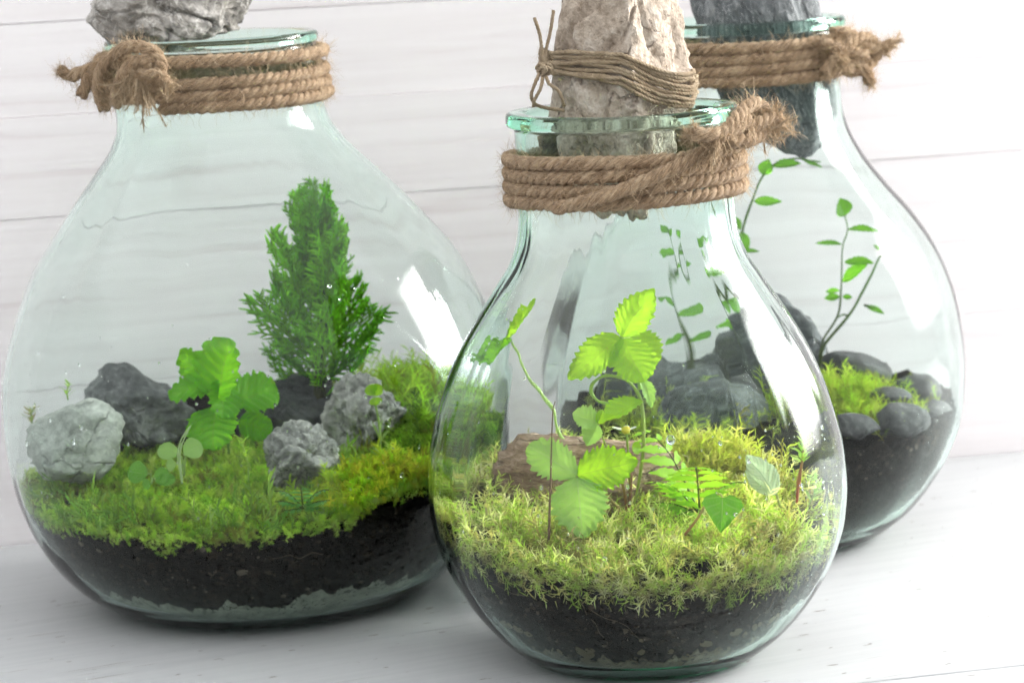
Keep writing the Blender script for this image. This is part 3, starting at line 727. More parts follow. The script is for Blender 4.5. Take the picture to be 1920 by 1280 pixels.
palL = [(.38, .60, .06), (.46, .66, .08), (.26, .48, .05), (.58, .72, .18), (.50, .68, .10)]
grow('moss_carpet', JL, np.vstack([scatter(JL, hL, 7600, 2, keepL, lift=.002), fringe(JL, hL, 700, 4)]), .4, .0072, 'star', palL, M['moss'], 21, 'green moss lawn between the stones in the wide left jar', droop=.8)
def keepLw(x, y, q, a): return (1 if (y < -.02 and not bareL(x, y)) else 0) * max(0, min(1, .4 + 1.4 * nz((x * 18, y * 18, 4.4))))
grow('grass_wisps', JL, scatter(JL, hL, 420, 7, keepLw), .4, .016, 'wisp', [(.30, .48, .10), (.36, .52, .16), (.24, .46, .08)], M['moss'], 22, 'thin light green wisps rising from the moss lawn of the left jar', droop=.4)['category'] = 'grass'
def keepG(x, y, q, a): return 1 if math.hypot((x - .085) / 1.15, y + .098) < .040 else 0
grow('golden_moss', JL, scatter(JL, hL, 2300, 3, keepG, lift=.003), .5, .0085, 'star', [(.48, .60, .05), (.54, .60, .06), (.40, .58, .04), (.54, .54, .06), (.36, .58, .04)], M['moss'], 23, 'golden yellow moss cushion at the right front of the left jar', droop=.7)
def keepD(x, y, q, a): return 1 if math.hypot(x - .115, y + .015) < .042 else 0
grow('dark_moss', JL, scatter(JL, hL, 1300, 4, keepD, lift=.004), .45, .0090, 'star', [(.18, .36, .03), (.24, .44, .04), (.30, .50, .05), (.12, .24, .03)], M['moss'], 24, 'dark green moss mound behind the golden moss cushion', droop=.4)
def keepB(x, y, q, a): return 1 if (math.hypot(x - .095, y - .06) < .052) else 0
grow('bright_moss', JL, scatter(JL, hL, 1500, 6, keepB, lift=.004), .4, .0130, 'feather', [(.42, .66, .05), (.50, .70, .08), (.36, .60, .04)], M['moss'], 25, 'bright lime feathery moss at the back of the left jar, right of the conifer')
def keepR(x, y, q, a): return math.exp(-((x - .055) ** 2 / .0012 + (y + .03) ** 2 / .0012))
ptr = scatter(JR, hR, 900, 8, keepR); ptr[:, 2] += .012 * np.exp(-((ptr[:, 0] - .05) ** 2 + (ptr[:, 1] + .02) ** 2) / .0009)
grow('moss_tuft', JR, ptr, .5, .0120, 'feather', [(.36, .50, .06), (.40, .50, .10), (.30, .48, .05)], M['moss'], 31, 'yellow-green moss tuft among the pebbles of the rear right jar')
def keepR2(x, y, q, a): return math.exp(-((x + .06) ** 2 + (y + .06) ** 2) / .002)
grow('moss_patch', JR, scatter(JR, hR, 260, 9, keepR2, lift=.006), .5, .0110, 'feather', [(.36, .50, .06), (.40, .50, .10)], M['moss'], 32, 'small moss patch of the rear jar seen through the front jar')

# ------------------------------------------------------------------ leaves and stems
def leaflet(L, W, teeth=9, tooth=.24, fold=.25, curl=.15, pleat=.03, shape='oval', nu=81, nv=7, seed=0, veins=None, wavy=0.0, jitter=.8):
    """a leaf in its own frame: base at origin, tip along +x, face along +z"""
    us = np.linspace(0, 1, nu); vs = np.linspace(-1, 1, 2 * nv + 1); nvn = veins or teeth * .8
    if shape == 'oval': w = np.sin(np.pi * np.clip(us, 0, 1) ** .82) ** .75
    elif shape == 'wide': w = np.sin(np.pi * np.clip(us, 0, 1) ** .95) ** .55 * (0.75 + .35 * us)
    elif shape == 'round': w = np.clip(1 - (2 * us - 1.0) ** 2, 0, 1) ** .42
    elif shape == 'heart': w = np.where(us < .28, np.sqrt(np.clip(1 - ((us - .28) / .30) ** 2, 0, 1)), 1 - ((us - .28) / .72) ** 1.25)
    else: w = np.sin(np.pi * us ** .9) ** .9
    w = np.maximum(w, .004); jit = np.array([noise.noise(Vector((u * 5.0, seed * 1.7, 3.1))) for u in us]); saw = (us * teeth + jitter * jit) % 1.0
    ser = 1 + tooth * (1 + jitter * np.roll(jit, 7)) * (np.where(saw < .75, saw / .75, (1 - saw) / .25) - .5)
    ser = np.where((us > .06), ser, 1)
    V = []; C = []
    for i, u in enumerate(us):
        for v in vs:
            a = abs(v); hw = W * .5 * w[i] * (1 + (ser[i] - 1) * a ** 2)
            x = L * u + (.05 * L * (ser[i] - 1) * a if tooth else 0) - (.10 * L * a * a * (1 - u) if shape in ('heart',) else 0)
            ph = (u - .30 * a) * nvn; f = ph - math.floor(ph) - .5
            z = fold * hw * a - curl * L * u * u + pleat * L * .75 * a ** .7 * (math.cos(2 * math.pi * ph)) * min(1, 3 * w[i])
            z += (wavy * 1.6 + .02) * L * noise.noise(Vector((u * 2.6 + seed, v * 1.3, seed * 2.3))) 
            V.append((x, v * hw, z)); C.append((u, v, f * (1 if a > .05 else 0) + (0 if a > .05 else 1)))
    k = len(vs); i = np.arange(nu - 1)[:, None] * k; j = np.arange(k - 1)[None]
    Q = np.stack([i + j, i + k + j, i + k + j + 1, i + j + 1], -1).reshape(-1, 4)
    return np.array(V), Q, np.array(C)

def leaf(name, parent, base, tip, width, mat, normal=(0, -1, .3), label=None, **k):
    base, tip = np.array(base), np.array(tip); L = np.linalg.norm(tip - base); x = (tip - base) / L
    z = np.array(normal, float); z -= x * (z @ x); z /= np.linalg.norm(z); y = np.cross(z, x)
    V, Q, C = leaflet(L, width, **k)
    W = base + V[:, :1] * x + V[:, 1:2] * y + V[:, 2:] * z
    o = mobj(name, W - np.array(parent.location), Q, mat, parent, crd=C)
    if label: o['label'] = label
    return o

def stem(name, parent, pts, r0, r1, c0, c1=None, mat=None, sides=7, hairy=0):
    P = spline(pts, .0015); n = len(P); t = np.linspace(0, 1, n)
    b = Bag(); c1 = c0 if c1 is None else c1
    V, Q, T, crd = tube(P - np.array(parent.location), r0 + (r1 - r0) * t, sides)
    tt = np.concatenate([np.repeat(t, sides), [0, 1]])[:, None]
    b.add(V, Q, T, crd, np.array(c0) * (1 - tt) + np.array(c1) * tt)
    if hairy:
        rs = np.random.RandomState(len(P))
        for q in range(hairy):
            i = rs.randint(2, n - 2); d = rs.normal(0, 1, 3); d /= np.linalg.norm(d); p = P[i] - np.array(parent.location)
            b.tube(np.array([p, p + d * .0016]), np.array([.00012, .00004]), 3, np.array([.6, .72, .4]))
    return b.build(name, mat or M['stem'], parent)

GS = (.30, .48, .08); RS = (.30, .07, .05)
# --- strawberry in the front jar
sb = empty('strawberry_plant', at(1175, 966, 1.612)); tag(sb, 'wild strawberry plant with bright toothed leaves growing in the front jar', 'plant')
S = M['strawberry']; c = at(1165, 632, 1.604)
leaf('leaflet', sb, c, at(1226, 540, 1.606), .0205, S, (-.35, -1, .35), shape='oval', teeth=10, fold=.18, curl=.02, pleat=.025, wavy=.03, seed=1)
leaf('leaflet', sb, c, at(1064, 710, 1.596), .0225, S, (-.1, -1, .65), shape='oval', teeth=10, fold=.22, curl=.06, pleat=.03, wavy=.03, seed=2)
leaf('leaflet', sb, at(1167, 636, 1.602), at(1208, 714, 1.590), .0265, S, (.15, -1, .35), shape='wide', teeth=10, fold=.16, curl=.06, pleat=.035, wavy=.02, seed=3)
leaf('leaflet', sb, at(1188, 618, 1.622), at(1232, 690, 1.632), .0230, M['strawberry'], (.2, -1, .5), shape='wide', teeth=10, fold=.12, curl=.1, pleat=.03, seed=4)
stem('petiole', sb, [at(1178, 966, 1.612), at(1196, 920, 1.612), at(1208, 850, 1.610), at(1206, 780, 1.606), at(1196, 735, 1.604), at(1172, 711, 1.600), at(1140, 704, 1.600), at(1113, 715, 1.604), at(1108, 735, 1.607), at(1122, 752, 1.607), at(1160, 758, 1.606)], .0010, .0009, (.36, .40, .10), GS, hairy=90)
stem('petiole', sb, [at(1165, 632, 1.604), at(1172, 640, 1.612), at(1192, 680, 1.618), at(1200, 730, 1.612)], .0006, .0009, GS)
c = at(1084, 892, 1.566)
leaf('leaflet', sb, c, at(990, 836, 1.570), .0245, M['strawberry_pale'], (.05, -1, .45), label='pale leaflet seen side on', shape='wide', teeth=9, fold=.14, curl=.03, pleat=.02, wavy=.04, seed=5)
leaf('leaflet', sb, c, at(1198, 862, 1.562), .0250, S, (.1, -1, .55), shape='oval', teeth=11, fold=.25, curl=.06, pleat=.03, wavy=.03, seed=6)
leaf('leaflet', sb, at(1084, 896, 1.565), at(1092, 1008, 1.548), .0325, M['strawberry_pale'], (-.15, -1, .30), shape='oval', teeth=10, fold=.20, curl=.05, pleat=.03, wavy=.03, seed=7)
stem('petiole', sb, [at(1172, 962, 1.610), at(1150, 942, 1.596), at(1120, 908, 1.580), at(1086, 894, 1.567)], .0009, .0007, (.40, .22, .10), (.40, .45, .16), hairy=20)
# small folded leaves
leaf('leaflet', sb, at(1121, 795, 1.595), at(1076, 774, 1.590), .0150, M['strawberry_pale'], (0, -1, .5), shape='wide', teeth=8, fold=.5, curl=.1, pleat=.03, seed=8)
leaf('leaflet', sb, at(1121, 795, 1.595), at(1134, 768, 1.598), .0080, S, (.3, -1, .3), shape='oval', teeth=7, fold=.7, curl=.1, pleat=.03, seed=9)
leaf('leaflet', sb, at(1120, 797, 1.594), at(1103, 836, 1.588), .0120, M['strawberry_pale'], (-.2, -1, .2), shape='oval', teeth=8, fold=.6, curl=.05, pleat=.03, seed=10)
stem('petiole', sb, [at(1174, 962, 1.612), at(1165, 905, 1.606), at(1140, 840, 1.602), at(1121, 797, 1.596)], .0009, .0006, (.34, .12, .08), GS, hairy=20)
leaf('leaflet', sb, at(1204, 752, 1.602), at(1140, 780, 1.590), .0165, S, (-.2, -.6, .9), shape='wide', teeth=8, fold=.55, curl=.12, pleat=.03, seed=11)
leaf('leaflet', sb, at(1204, 712, 1.606), at(1222, 765, 1.606), .0090, M['strawberry_pale'], (.6, -1, .1), shape='oval', teeth=8, fold=.6, curl=.05, pleat=.03, seed=12)
stem('petiole', sb, [at(1176, 962, 1.612), at(1184, 900, 1.612), at(1182, 880, 1.612)], .0011, .0008, (.26, .06, .05), (.34, .20, .12))
leaf('leaflet', sb, at(1186, 838, 1.600), at(1206, 842, 1.602), .0075, S, (0, -1, .4), shape='round', teeth=7, fold=.3, curl=.2, pleat=.03, seed=13)
leaf('leaflet', sb, at(1164, 905, 1.604), at(1158, 890, 1.604), .0055, S, (0, -1, .2), shape='oval', teeth=6, fold=.6, curl=.1, pleat=.03, seed=14)
# flower
fl_c = at(1173, 806, 1.600)
stem('flower_stalk', sb, [at(1177, 962, 1.612), at(1180, 900, 1.608), at(1177, 850, 1.602), at(1174, 812, 1.600)], .0009, .0008, RS, GS, hairy=30)
bm_ = rock_mesh('flower_centre', 301, (.0058, .0058, .0050), sub=3, cuts=0, lump=.08, rough=.1)
t = NT('flower_yellow'); t.principled((.62, .52, .05), .6); fc = obj('flower', bm_, t.m, sb); fc.location = Vector(fl_c) - sb.location
t = NT('petal_cream'); t.principled((.75, .76, .66), .5); M['petal'] = t.m
for k in range(5):
    a = k * 1.2566 + .2; dv = np.array([math.cos(a), math.sin(a) * .9, .12]) * .0072
    pt = leaf('petal', sb, fl_c + dv * .3, fl_c + dv * 1.05, .0042, M['petal'], (0, 0, 1), shape='round', teeth=3, tooth=0, fold=.1, curl=-.1, pleat=0, nu=14, nv=4)
    pt.parent = fc; pt.location = -fc.location
# each leaflet belongs to its leaf stalk
def to_stalk(root):
    st = [c for c in root.children if c.name.split('.')[0] in ('petiole', 'stem', 'runner_stem')]
    lv = [c for c in root.children if c.name.split('.')[0] in ('leaflet', 'leaf', 'heart_leaf', 'pale_leaf')]
    ends = [(k, np.array([v.co for v in k.data.vertices])) for k in st]
    for l in lv:
        p = np.array(l.data.vertices[7].co); l.parent = min(ends, key=lambda e: np.linalg.norm(e[1] - p, axis=1).min())[0]
to_stalk(sb)
# runner that climbs to the left glass
rn = empty('climbing_runner', at(1092, 900, 1.640)); tag(rn, 'thin green runner climbing left inside the front jar to two leaves at the glass', 'plant')
stem('runner_stem', rn, [at(1092, 900, 1.640), at(1068, 840, 1.640), at(1045, 800, 1.642), at(1036, 768, 1.645), at(1015, 730, 1.650), at(985, 690, 1.655), at(968, 655, 1.660), at(950, 634, 1.664)], .0013, .0008, (.42, .60, .16), (.40, .58, .16), hairy=30)
leaf('leaflet', rn, at(944, 630, 1.664), at(1000, 556, 1.664), .0120, S, (-.3, -.5, .6), shape='oval', teeth=9, fold=.6, curl=.05, pleat=.03, wavy=.06, seed=15)
leaf('leaflet', rn, at(950, 628, 1.664), at(880, 676, 1.668), .0110, M['geranium'], (.2, -.6, .6), shape='oval', teeth=9, fold=.6, curl=.05, pleat=.03, wavy=.06, seed=16)
# thin dark twig standing in front
tw = empty('thin_twig', at(1030, 965, 1.535)); tag(tw, 'thin brown twig upright in the moss behind the front glass', 'twig')
stem('twig', tw, [at(1030, 1010, 1.535), at(1031, 960, 1.535), at(1033, 900, 1.538), at(1036, 780, 1.545), at(1041, 752, 1.548)], .0008, .0003, (.16, .10, .05))
# heart-shaped leaf
iv = empty('heart_leaf_seedling', at(1290, 1000, 1.552)); tag(iv, 'seedling with one heart-shaped green leaf hanging over the moss', 'plant')
leaf('heart_leaf', iv, at(1354, 932, 1.545), at(1352, 996, 1.536), .0225, M['ivy'], (.1, -1, .25), shape='heart', teeth=5, tooth=.05, fold=.12, curl=.08, pleat=.008, wavy=.04, veins=4, seed=17)
stem('petiole', iv, [at(1285, 1002, 1.555), at(1308, 970, 1.550), at(1330, 935, 1.552), at(1348, 925, 1.550), at(1355, 934, 1.546)], .0008, .0006, (.42, .20, .10), (.48, .50, .14))
# pale wrinkled leaf
pl = empty('pale_leaf_seedling', at(1450, 930, 1.60)); tag(pl, 'whitish wrinkled leaf standing in the moss near the right glass', 'plant')
leaf('pale_leaf', pl, at(1454, 925, 1.598), at(1398, 854, 1.600), .0165, M['white_leaf'], (-.2, -1, .5), shape='oval', teeth=7, tooth=.07, fold=.35, curl=.05, pleat=.05, wavy=.05, seed=18)
leaf('pale_leaf', pl, at(1440, 922, 1.596), at(1394, 884, 1.590), .0080, M['white_leaf'], (-.7, -1, .1), shape='oval', teeth=7, tooth=.05, fold=.35, curl=.05, pleat=.03, seed=19)
stem('petiole', pl, [at(1462, 950, 1.600), at(1454, 925, 1.598)], .0008, .0006, (.36, .40, .14))

def leafy_sprig(name, label, pts, r0, r1, cs, ct, n, L, pal, seed, spread=1.1, mat='fern', t0=.35, up=.9):
    """upright seedling: stem and many narrow leaves"""
    root = empty(name, pts[0]); tag(root, label, 'plant'); stem('stem', root, pts, r0, r1, cs, ct)
    P = spline(pts, .001); rs = np.random.RandomState(seed); b = Bag()
    for k in range(n):
        t = t0 + (1 - t0) * (k + .5) / n; i = min(len(P) - 2, int(t * (len(P) - 1))); ax = P[i + 1] - P[i]; ax /= np.linalg.norm(ax)
        a = k * 2.4 + rs.normal(0, .2); o = np.array([math.cos(a), math.sin(a), 0]); d = o * spread + ax * up; d /= np.linalg.norm(d)
        V, Q, C = leaflet(L * rs.uniform(.7, 1.2) * (1.1 - .45 * t), L * .22, teeth=3, tooth=.3, fold=.2, curl=.1, pleat=0, nu=8, nv=1)
        z = np.cross(d, np.cross([0, 0, 1], d)); z /= np.linalg.norm(z); y = np.cross(z, d)
        b.add(P[i] - np.array(root.location) + V[:, :1] * d + V[:, 1:2] * y + V[:, 2:] * z, Q, None, C, np.array(pal[k % len(pal)]))
    lv = b.build('leaves', M[mat], root); lv['kind'] = 'stuff'; return root
leafy_sprig('red_stemmed_seedling', 'upright red-stemmed seedling with feathery light leaves near the right glass', [at(1497, 945, 1.61), at(1500, 900, 1.61), at(1505, 850, 1.61), at(1508, 815, 1.61), at(1497, 775, 1.612)], .0009, .0005, (.42, .07, .06), (.42, .45, .12), 60, .0095, [(.36, .56, .10), (.44, .60, .16), (.30, .52, .08)], 3, t0=.45)
leafy_sprig('moss_seedling', 'low feathery green shoot leaning on the right glass of the front jar', [at(1520, 945, 1.60), at(1530, 925, 1.60), at(1540, 915, 1.602), at(1520, 890, 1.60)], .0007, .0004, (.30, .40, .10), (.36, .52, .14), 30, .0080, [(.30, .52, .12), (.40, .58, .20)], 5, t0=.1)
leafy_sprig('moss_seedling', 'thin yellowish star-leaved shoot at the left glass of the front jar', [at(915, 965, 1.545), at(912, 935, 1.545), at(918, 915, 1.545)], .0006, .0004, (.46, .44, .16), (.50, .50, .2), 16, .0085, [(.50, .50, .20), (.44, .48, .16)], 6, t0=.2)

def fern(name, label, base, dirs, L, seed, n=11, W=.42, mat='fern', pal=((.24, .50, .03), (.34, .60, .05))):
    root = empty(name, base); tag(root, label, 'fern'); rs = np.random.RandomState(seed)
    for (d, up, l) in dirs:
        d = np.array(d, float); d /= np.linalg.norm(d); ln = L * l
        pts = [np.array(base) + d * ln * t + np.array([0, 0, 1]) * up * ln * (t - .55 * t * t) for t in np.linspace(0, 1, 6)]
        P = spline(pts, .001); fr = stem('rachis', root, pts, .0006, .0003, (.12, .16, .03)); b = Bag()
        side = np.cross(d, [0, 0, 1]); side /= np.linalg.norm(side)
        for k in range(n):
            t = .14 + .84 * k / n; i = min(len(P) - 2, int(t * (len(P) - 1))); ax = P[i + 1] - P[i]; ax /= np.linalg.norm(ax)
            for s in (-1, 1):
                q = side * s + ax * .45; q /= np.linalg.norm(q); pl_ = ln * W * (math.sin(math.pi * (t * .82 + .16))) * rs.uniform(.85, 1.15)
                V, Q, C = leaflet(pl_, pl_ * .30, teeth=5, tooth=.8, fold=.1, curl=.25, pleat=0, nu=16, nv=2)
                z = np.cross(ax, q) * (1 if np.cross(ax, q)[2] > 0 else -1); z /= np.linalg.norm(z); y = np.cross(z, q)
                b.add(P[i] - np.array(root.location) + V[:, :1] * q + V[:, 1:2] * y + V[:, 2:] * z, Q, None, C, np.array(pal[0]) + (np.array(pal[1]) - np.array(pal[0])) * rs.rand())
        b.build('pinnae', M[mat], fr)
    return root
fern('fern', 'small bright fern with toothed fronds right of the brown rock', at(1312, 965, 1.600), [((-.55, -.35, 0), 1.5, 1.0), ((-.05, -.5, 0), 1.9, 1.15), ((-.75, .0, 0), .7, .8), ((.35, -.2, 0), 1.6, .8), ((-.5, -.8, 0), .5, .65), ((-.3, .2, 0), 2.4, 1.2)], .036, 4, n=7, W=.50)
fern('fernlet', 'tiny blue-green ferny rosette at the front glass of the left jar', at(568, 952, 1.662), [((-1, -.1, 0), .7, 1), ((-.6, -.1, 0), 1.6, 1), ((.0, -.1, 0), 2.4, .9), ((.6, -.1, 0), 1.5, 1), ((1, -.1, 0), .6, 1), ((-.9, -.3, 0), .0, .8), ((.8, -.2, 0), .1, .7)], .0165, 9, n=6, W=.5, pal=((.14, .38, .10), (.22, .46, .14)))

# --- round-leaved plant in the left jar
gp = empty('toothed_leaf_plant', at(425, 850, 1.745)); tag(gp, 'plant with five big round toothed leaves left of the conifer', 'plant')
G = M['geranium']; c = at(408, 712, 1.733)
kw = dict(shape='round', teeth=9, tooth=.15, pleat=.075, veins=6.0, jitter=.35)
leaf('leaf', gp, at(404, 748, 1.725), at(432, 634, 1.722), .0330, G, (-.55, -1, .25), fold=.45, curl=-.02, wavy=.04, seed=21, **kw)
leaf('leaf', gp, at(402, 718, 1.735), at(315, 740, 1.728), .0265, G, (.05, -.45, 1), fold=.18, curl=.10, wavy=.05, seed=22, **kw)
leaf('leaf', gp, at(404, 712, 1.740), at(330, 668, 1.750), .0230, G, (-.4, -1, -.2), fold=.15, curl=.1, wavy=.04, seed=23, **kw)
leaf('leaf', gp, at(418, 716, 1.730), at(418, 784, 1.716), .0250, G, (.7, -1, .1), fold=.28, curl=.04, wavy=.03, seed=24, **kw)
leaf('leaf', gp, at(440, 752, 1.742), at(522, 726, 1.748), .0330, G, (.2, -.6, .8), fold=.15, curl=.08, wavy=.05, seed=25, **kw)
leaf('leaf', gp, at(402, 764, 1.730), at(398, 842, 1.712), .0340, G, (-.3, -.8, .9), fold=.22, curl=.05, wavy=.05, seed=26, **kw)
leaf('leaf', gp, at(450, 790, 1.755), at(510, 808, 1.750), .0180, G, (0, -1, .4), fold=.12, curl=.08, wavy=.05, seed=27, label='dark leaf in the shade under the others', **kw)
for e in ((404, 748, 1.725), (402, 718, 1.735), (440, 752, 1.742), (402, 764, 1.730), (450, 790, 1.755)):
    stem('petiole', gp, [at(428, 850, 1.745), at(426, 810, 1.745), at((428 + e[0]) / 2, (800 + e[1]) / 2, e[2] + .006), at(*e)], .0010, .0007, (.16, .30, .05), (.22, .42, .06))
# small seedlings in the left moss
def seedling(label, base, leaves, colour=(.34, .50, .14), mat='strawberry_pale', cat='plant', W=.62, r=.0006):
    root = empty('seedling', base); tag(root, label, cat)
    for (bp, tp, w) in leaves:
        b, t_ = at(*bp), at(*tp); mid = (np.array(base) + b) / 2 + np.array([.001, 0, .003])
        stem('petiole', root, [np.array(base), mid, b], r, r * .7, colour)
        leaf('leaf', root, b, t_, w, M[mat], (0, -1, .6), shape='wide', teeth=8, tooth=.09, fold=.15, curl=.06, pleat=.03, nu=26, nv=5, seed=bp[0])
    return root
seedling('pale seedling with three toothed leaves lying on the moss below the big-leaved plant', at(345, 890, 1.70), [((335, 850, 1.698), (296, 842, 1.700), .012), ((345, 850, 1.698), (378, 832, 1.700), .015), ((330, 870, 1.690), (312, 872, 1.69), .009)])
seedling('low seedling with flat yellowish leaves near the pale stone', at(285, 905, 1.685), [((278, 888, 1.682), (240, 882, 1.682), .015), ((290, 895, 1.68), (318, 886, 1.68), .011), ((292, 900, 1.678), (330, 896, 1.68), .009), ((284, 905, 1.676), (268, 908, 1.674), .008)], mat='ivy')
seedling('thin-stemmed clover-like seedling in front of the pitted stone', at(715, 862, 1.745), [((700, 742, 1.742), (692, 722, 1.742), .009), ((700, 742, 1.742), (712, 722, 1.742), .009), ((702, 745, 1.741), (706, 760, 1.738), .009)], mat='strawberry', r=.0006)
ws = empty('curling_shoots', at(342, 905, 1.672)); tag(ws, 'two thin pale shoots curving up in front of the big-leaved plant', 'shoots')
stem('shoot', ws, [at(342, 905, 1.672), at(334, 855, 1.672), at(340, 825, 1.672), at(356, 800, 1.672)], .0006, .0004, (.42, .56, .24))
stem('shoot', ws, [at(342, 905, 1.672), at(338, 850, 1.670), at(346, 822, 1.670), at(358, 798, 1.670)], .0006, .0004, (.42, .56, .24))
leafy_sprig('moss_seedling', 'small forked shoot on the moss left of the rough grey stone', [at(470, 880, 1.70), at(460, 850, 1.70), at(452, 820, 1.70)], .0008, .0005, (.30, .46, .06), (.36, .54, .08), 10, .010, [(.30, .50, .06)], 15, t0=.2)
leafy_sprig('moss_seedling', 'tiny shoot on top of the pale grey stone', [at(128, 750, 1.765), at(126, 735, 1.765), at(130, 718, 1.765)], .0005, .0004, (.30, .46, .10), (.40, .56, .14), 10, .007, [(.34, .54, .12)], 16, t0=.2)
leafy_sprig('moss_seedling', 'mossy sprig behind the left edge of the pale grey stone', [at(60, 800, 1.785), at(58, 775, 1.785), at(66, 762, 1.785)], .0006, .0004, (.30, .36, .10), (.36, .46, .10), 16, .009, [(.28, .40, .08), (.36, .32, .10)], 17, t0=.1)

# --- conifer
def spray_mesh(seed):
    R = random.Random(seed); b = Bag()
    def col(): 
        k = R.uniform(.75, 1.25); return np.array([.30 * k, .60 * k, .035 * k])
    def strand(p, d, L, r, curve):
        n = 5; P = [np.array(p)]; d = np.array(d, float)
        for i in range(n - 1):
            d = d + np.array([curve[0], curve[1], curve[2]]) / n + np.array([R.gauss(0, .10), R.gauss(0, .06), R.gauss(0, .06)]); d /= np.linalg.norm(d); P.append(P[-1] + d * L / (n - 1))
        P = np.array(P); V, Q, T, c = tube(P, r * np.array([.85, 1.05, 1.0, .85, .3]), 4); b.add(V, Q, T, c, col()); return P
    A = strand((0, 0, 0), (1, 0, 0), 1.0, .013, (0, 0, .55))
    AX = spline(A, n=8)
    n = 13
    for k in range(n):
        t = .16 + .86 * k / n; i = int(t * (len(AX) - 2)); s = 1 if k % 2 else -1; ax = AX[i + 1] - AX[i]; ax /= np.linalg.norm(ax)
        d = ax * 1.1 + np.array([0, s * .75, R.uniform(-.15, .25)]); d /= np.linalg.norm(d); L = (.42 - .26 * abs(t - .35) / .65) * R.uniform(.75, 1.15)
        P = strand(AX[i], d, L, .0115, (.35, 0, .25)); SX = spline(P, n=5); m = 7
        for q in range(m):
            u = .15 + .85 * q / m; jx = int(u * (len(SX) - 2)); ss = 1 if q % 2 else -1; sx = SX[jx + 1] - SX[jx]; sx /= np.linalg.norm(sx)
            dd = sx + np.array([0, 0, 0]) + ss * .8 * np.cross([0, 0, 1], sx) + np.array([0, 0, R.uniform(-.1, .3)]); dd /= np.linalg.norm(dd)
            strand(SX[jx], dd, R.uniform(.09, .17) * (1.15 - .4 * u), .0125, (0, 0, .2))
    return mesh_from('spray', np.vstack(b.V), [np.vstack(b.Q), np.vstack(b.T)], col=np.vstack(b.K))
con = empty('conifer_sapling', at(598, 800, 1.842)); tag(con, 'little feathery green conifer growing in the wide left jar', 'tree')
ctop = at(604, 352, 1.842); cb = np.array(con.location)
stem('trunk', con, [cb - np.array([0, 0, .01]), cb + np.array([.001, 0, .03]), at(602, 640, 1.842), at(606, 550, 1.842), at(600, 480, 1.842), at(601, 412, 1.842)], .0055, .0008, (.035, .022, .014), (.07, .12, .03))
SP = [spray_mesh(40 + i) for i in range(8)]
for m_ in SP: m_.materials.append(M['conifer'])
TP = spline([cb + np.array([.001, 0, .018]), at(602, 640, 1.842), at(606, 550, 1.842), at(600, 480, 1.842), at(601, 412, 1.842)], .001)
R = random.Random(77); NB = 46
for k in range(NB):
    t = (k + .5) / NB; t = t ** 1.1; i = min(len(TP) - 1, int(.90 * t * (len(TP) - 1))); az = k * 2.39996 + R.gauss(0, .25)
    ln = (.072 - .024 * t) * R.uniform(.62, 1.14) * (1.0 if t > .12 else .85); el = math.radians(30 + 36 * t ** .8 + max(-12, min(16, R.gauss(0, 11))))
    if t > .90: el = math.radians(R.uniform(70, 86)); ln = R.uniform(.030, .046)
    x = Vector((math.cos(az) * math.cos(el), math.sin(az) * math.cos(el) * .92, math.sin(el))).normalized()
    z = Vector((0, 0, 1)); y = z.cross(x).normalized(); roll_ = R.gauss(0, .7); z = x.cross(y)
    y2 = y * math.cos(roll_) + z * math.sin(roll_); z2 = x.cross(y2)
    o = obj('spray', SP[k % 8], None, con)
    Mx = Matrix((x, y2, z2)).transposed().to_4x4(); Mx.translation = Vector(TP[i]) - con.location
    o.matrix_local = Mx @ Matrix.Scale(ln, 4)

# --- twiggy seedlings in the right jar
def twiggy(label, stems, leaves):
    base = at(*stems[0][0]); root = empty('twiggy_seedling', base); tag(root, label, 'plant')
    for pts, r in [(s, .0010 if i == 0 else .0007) for i, s in enumerate(stems)]:
        stem('stem', root, [at(*p) for p in pts], r * 1.25, r * .6, (.055, .07, .025), (.12, .26, .05))
    for (b, tp, w) in leaves:
        leaf('leaf', root, at(*b), at(*tp), w * .85, M['small_leaf'], (R.uniform(-.5, .5), -.8, R.uniform(.1, 1.0)), shape='lance', teeth=9, tooth=.12, fold=.3, curl=.12, pleat=.03, nu=22, nv=4, seed=b[0])
    return root
y = 1.925
twiggy('twig seedling with two slender stems and small leaves, right in the rear jar',
    [[(1536, 690, y), (1545, 650, y), (1580, 605, y), (1612, 560, y), (1637, 505, y), (1652, 475, y), (1668, 462, y)],
     [(1536, 670, y), (1545, 635, y), (1572, 590, y), (1578, 540, y), (1580, 470, y), (1588, 430, y), (1582, 400, y)],
     [(1592, 592, y), (1582, 588, y), (1572, 594, y)], [(1646, 485, y), (1655, 482, y), (1664, 480, y)], [(1622, 570, y), (1640, 575, y)]],
    [((1582, 406, y), (1576, 374, y - .006), .0155), ((1588, 430, y), (1650, 428, y - .01), .0080), ((1580, 458, y), (1528, 452, y), .0055),
     ((1584, 492, y), (1634, 492, y - .01), .0100), ((1580, 528, y), (1620, 498, y - .012), .0120), ((1576, 545, y), (1546, 545, y + .01), .0050), ((1576, 556, y), (1546, 558, y), .0065), ((1580, 556, y), (1600, 556, y), .0045),
     ((1622, 570, y), (1658, 586, y), .0050), ((1652, 472, y), (1636, 460, y), .0045), ((1662, 468, y), (1672, 476, y), .0045)])
y = 1.905
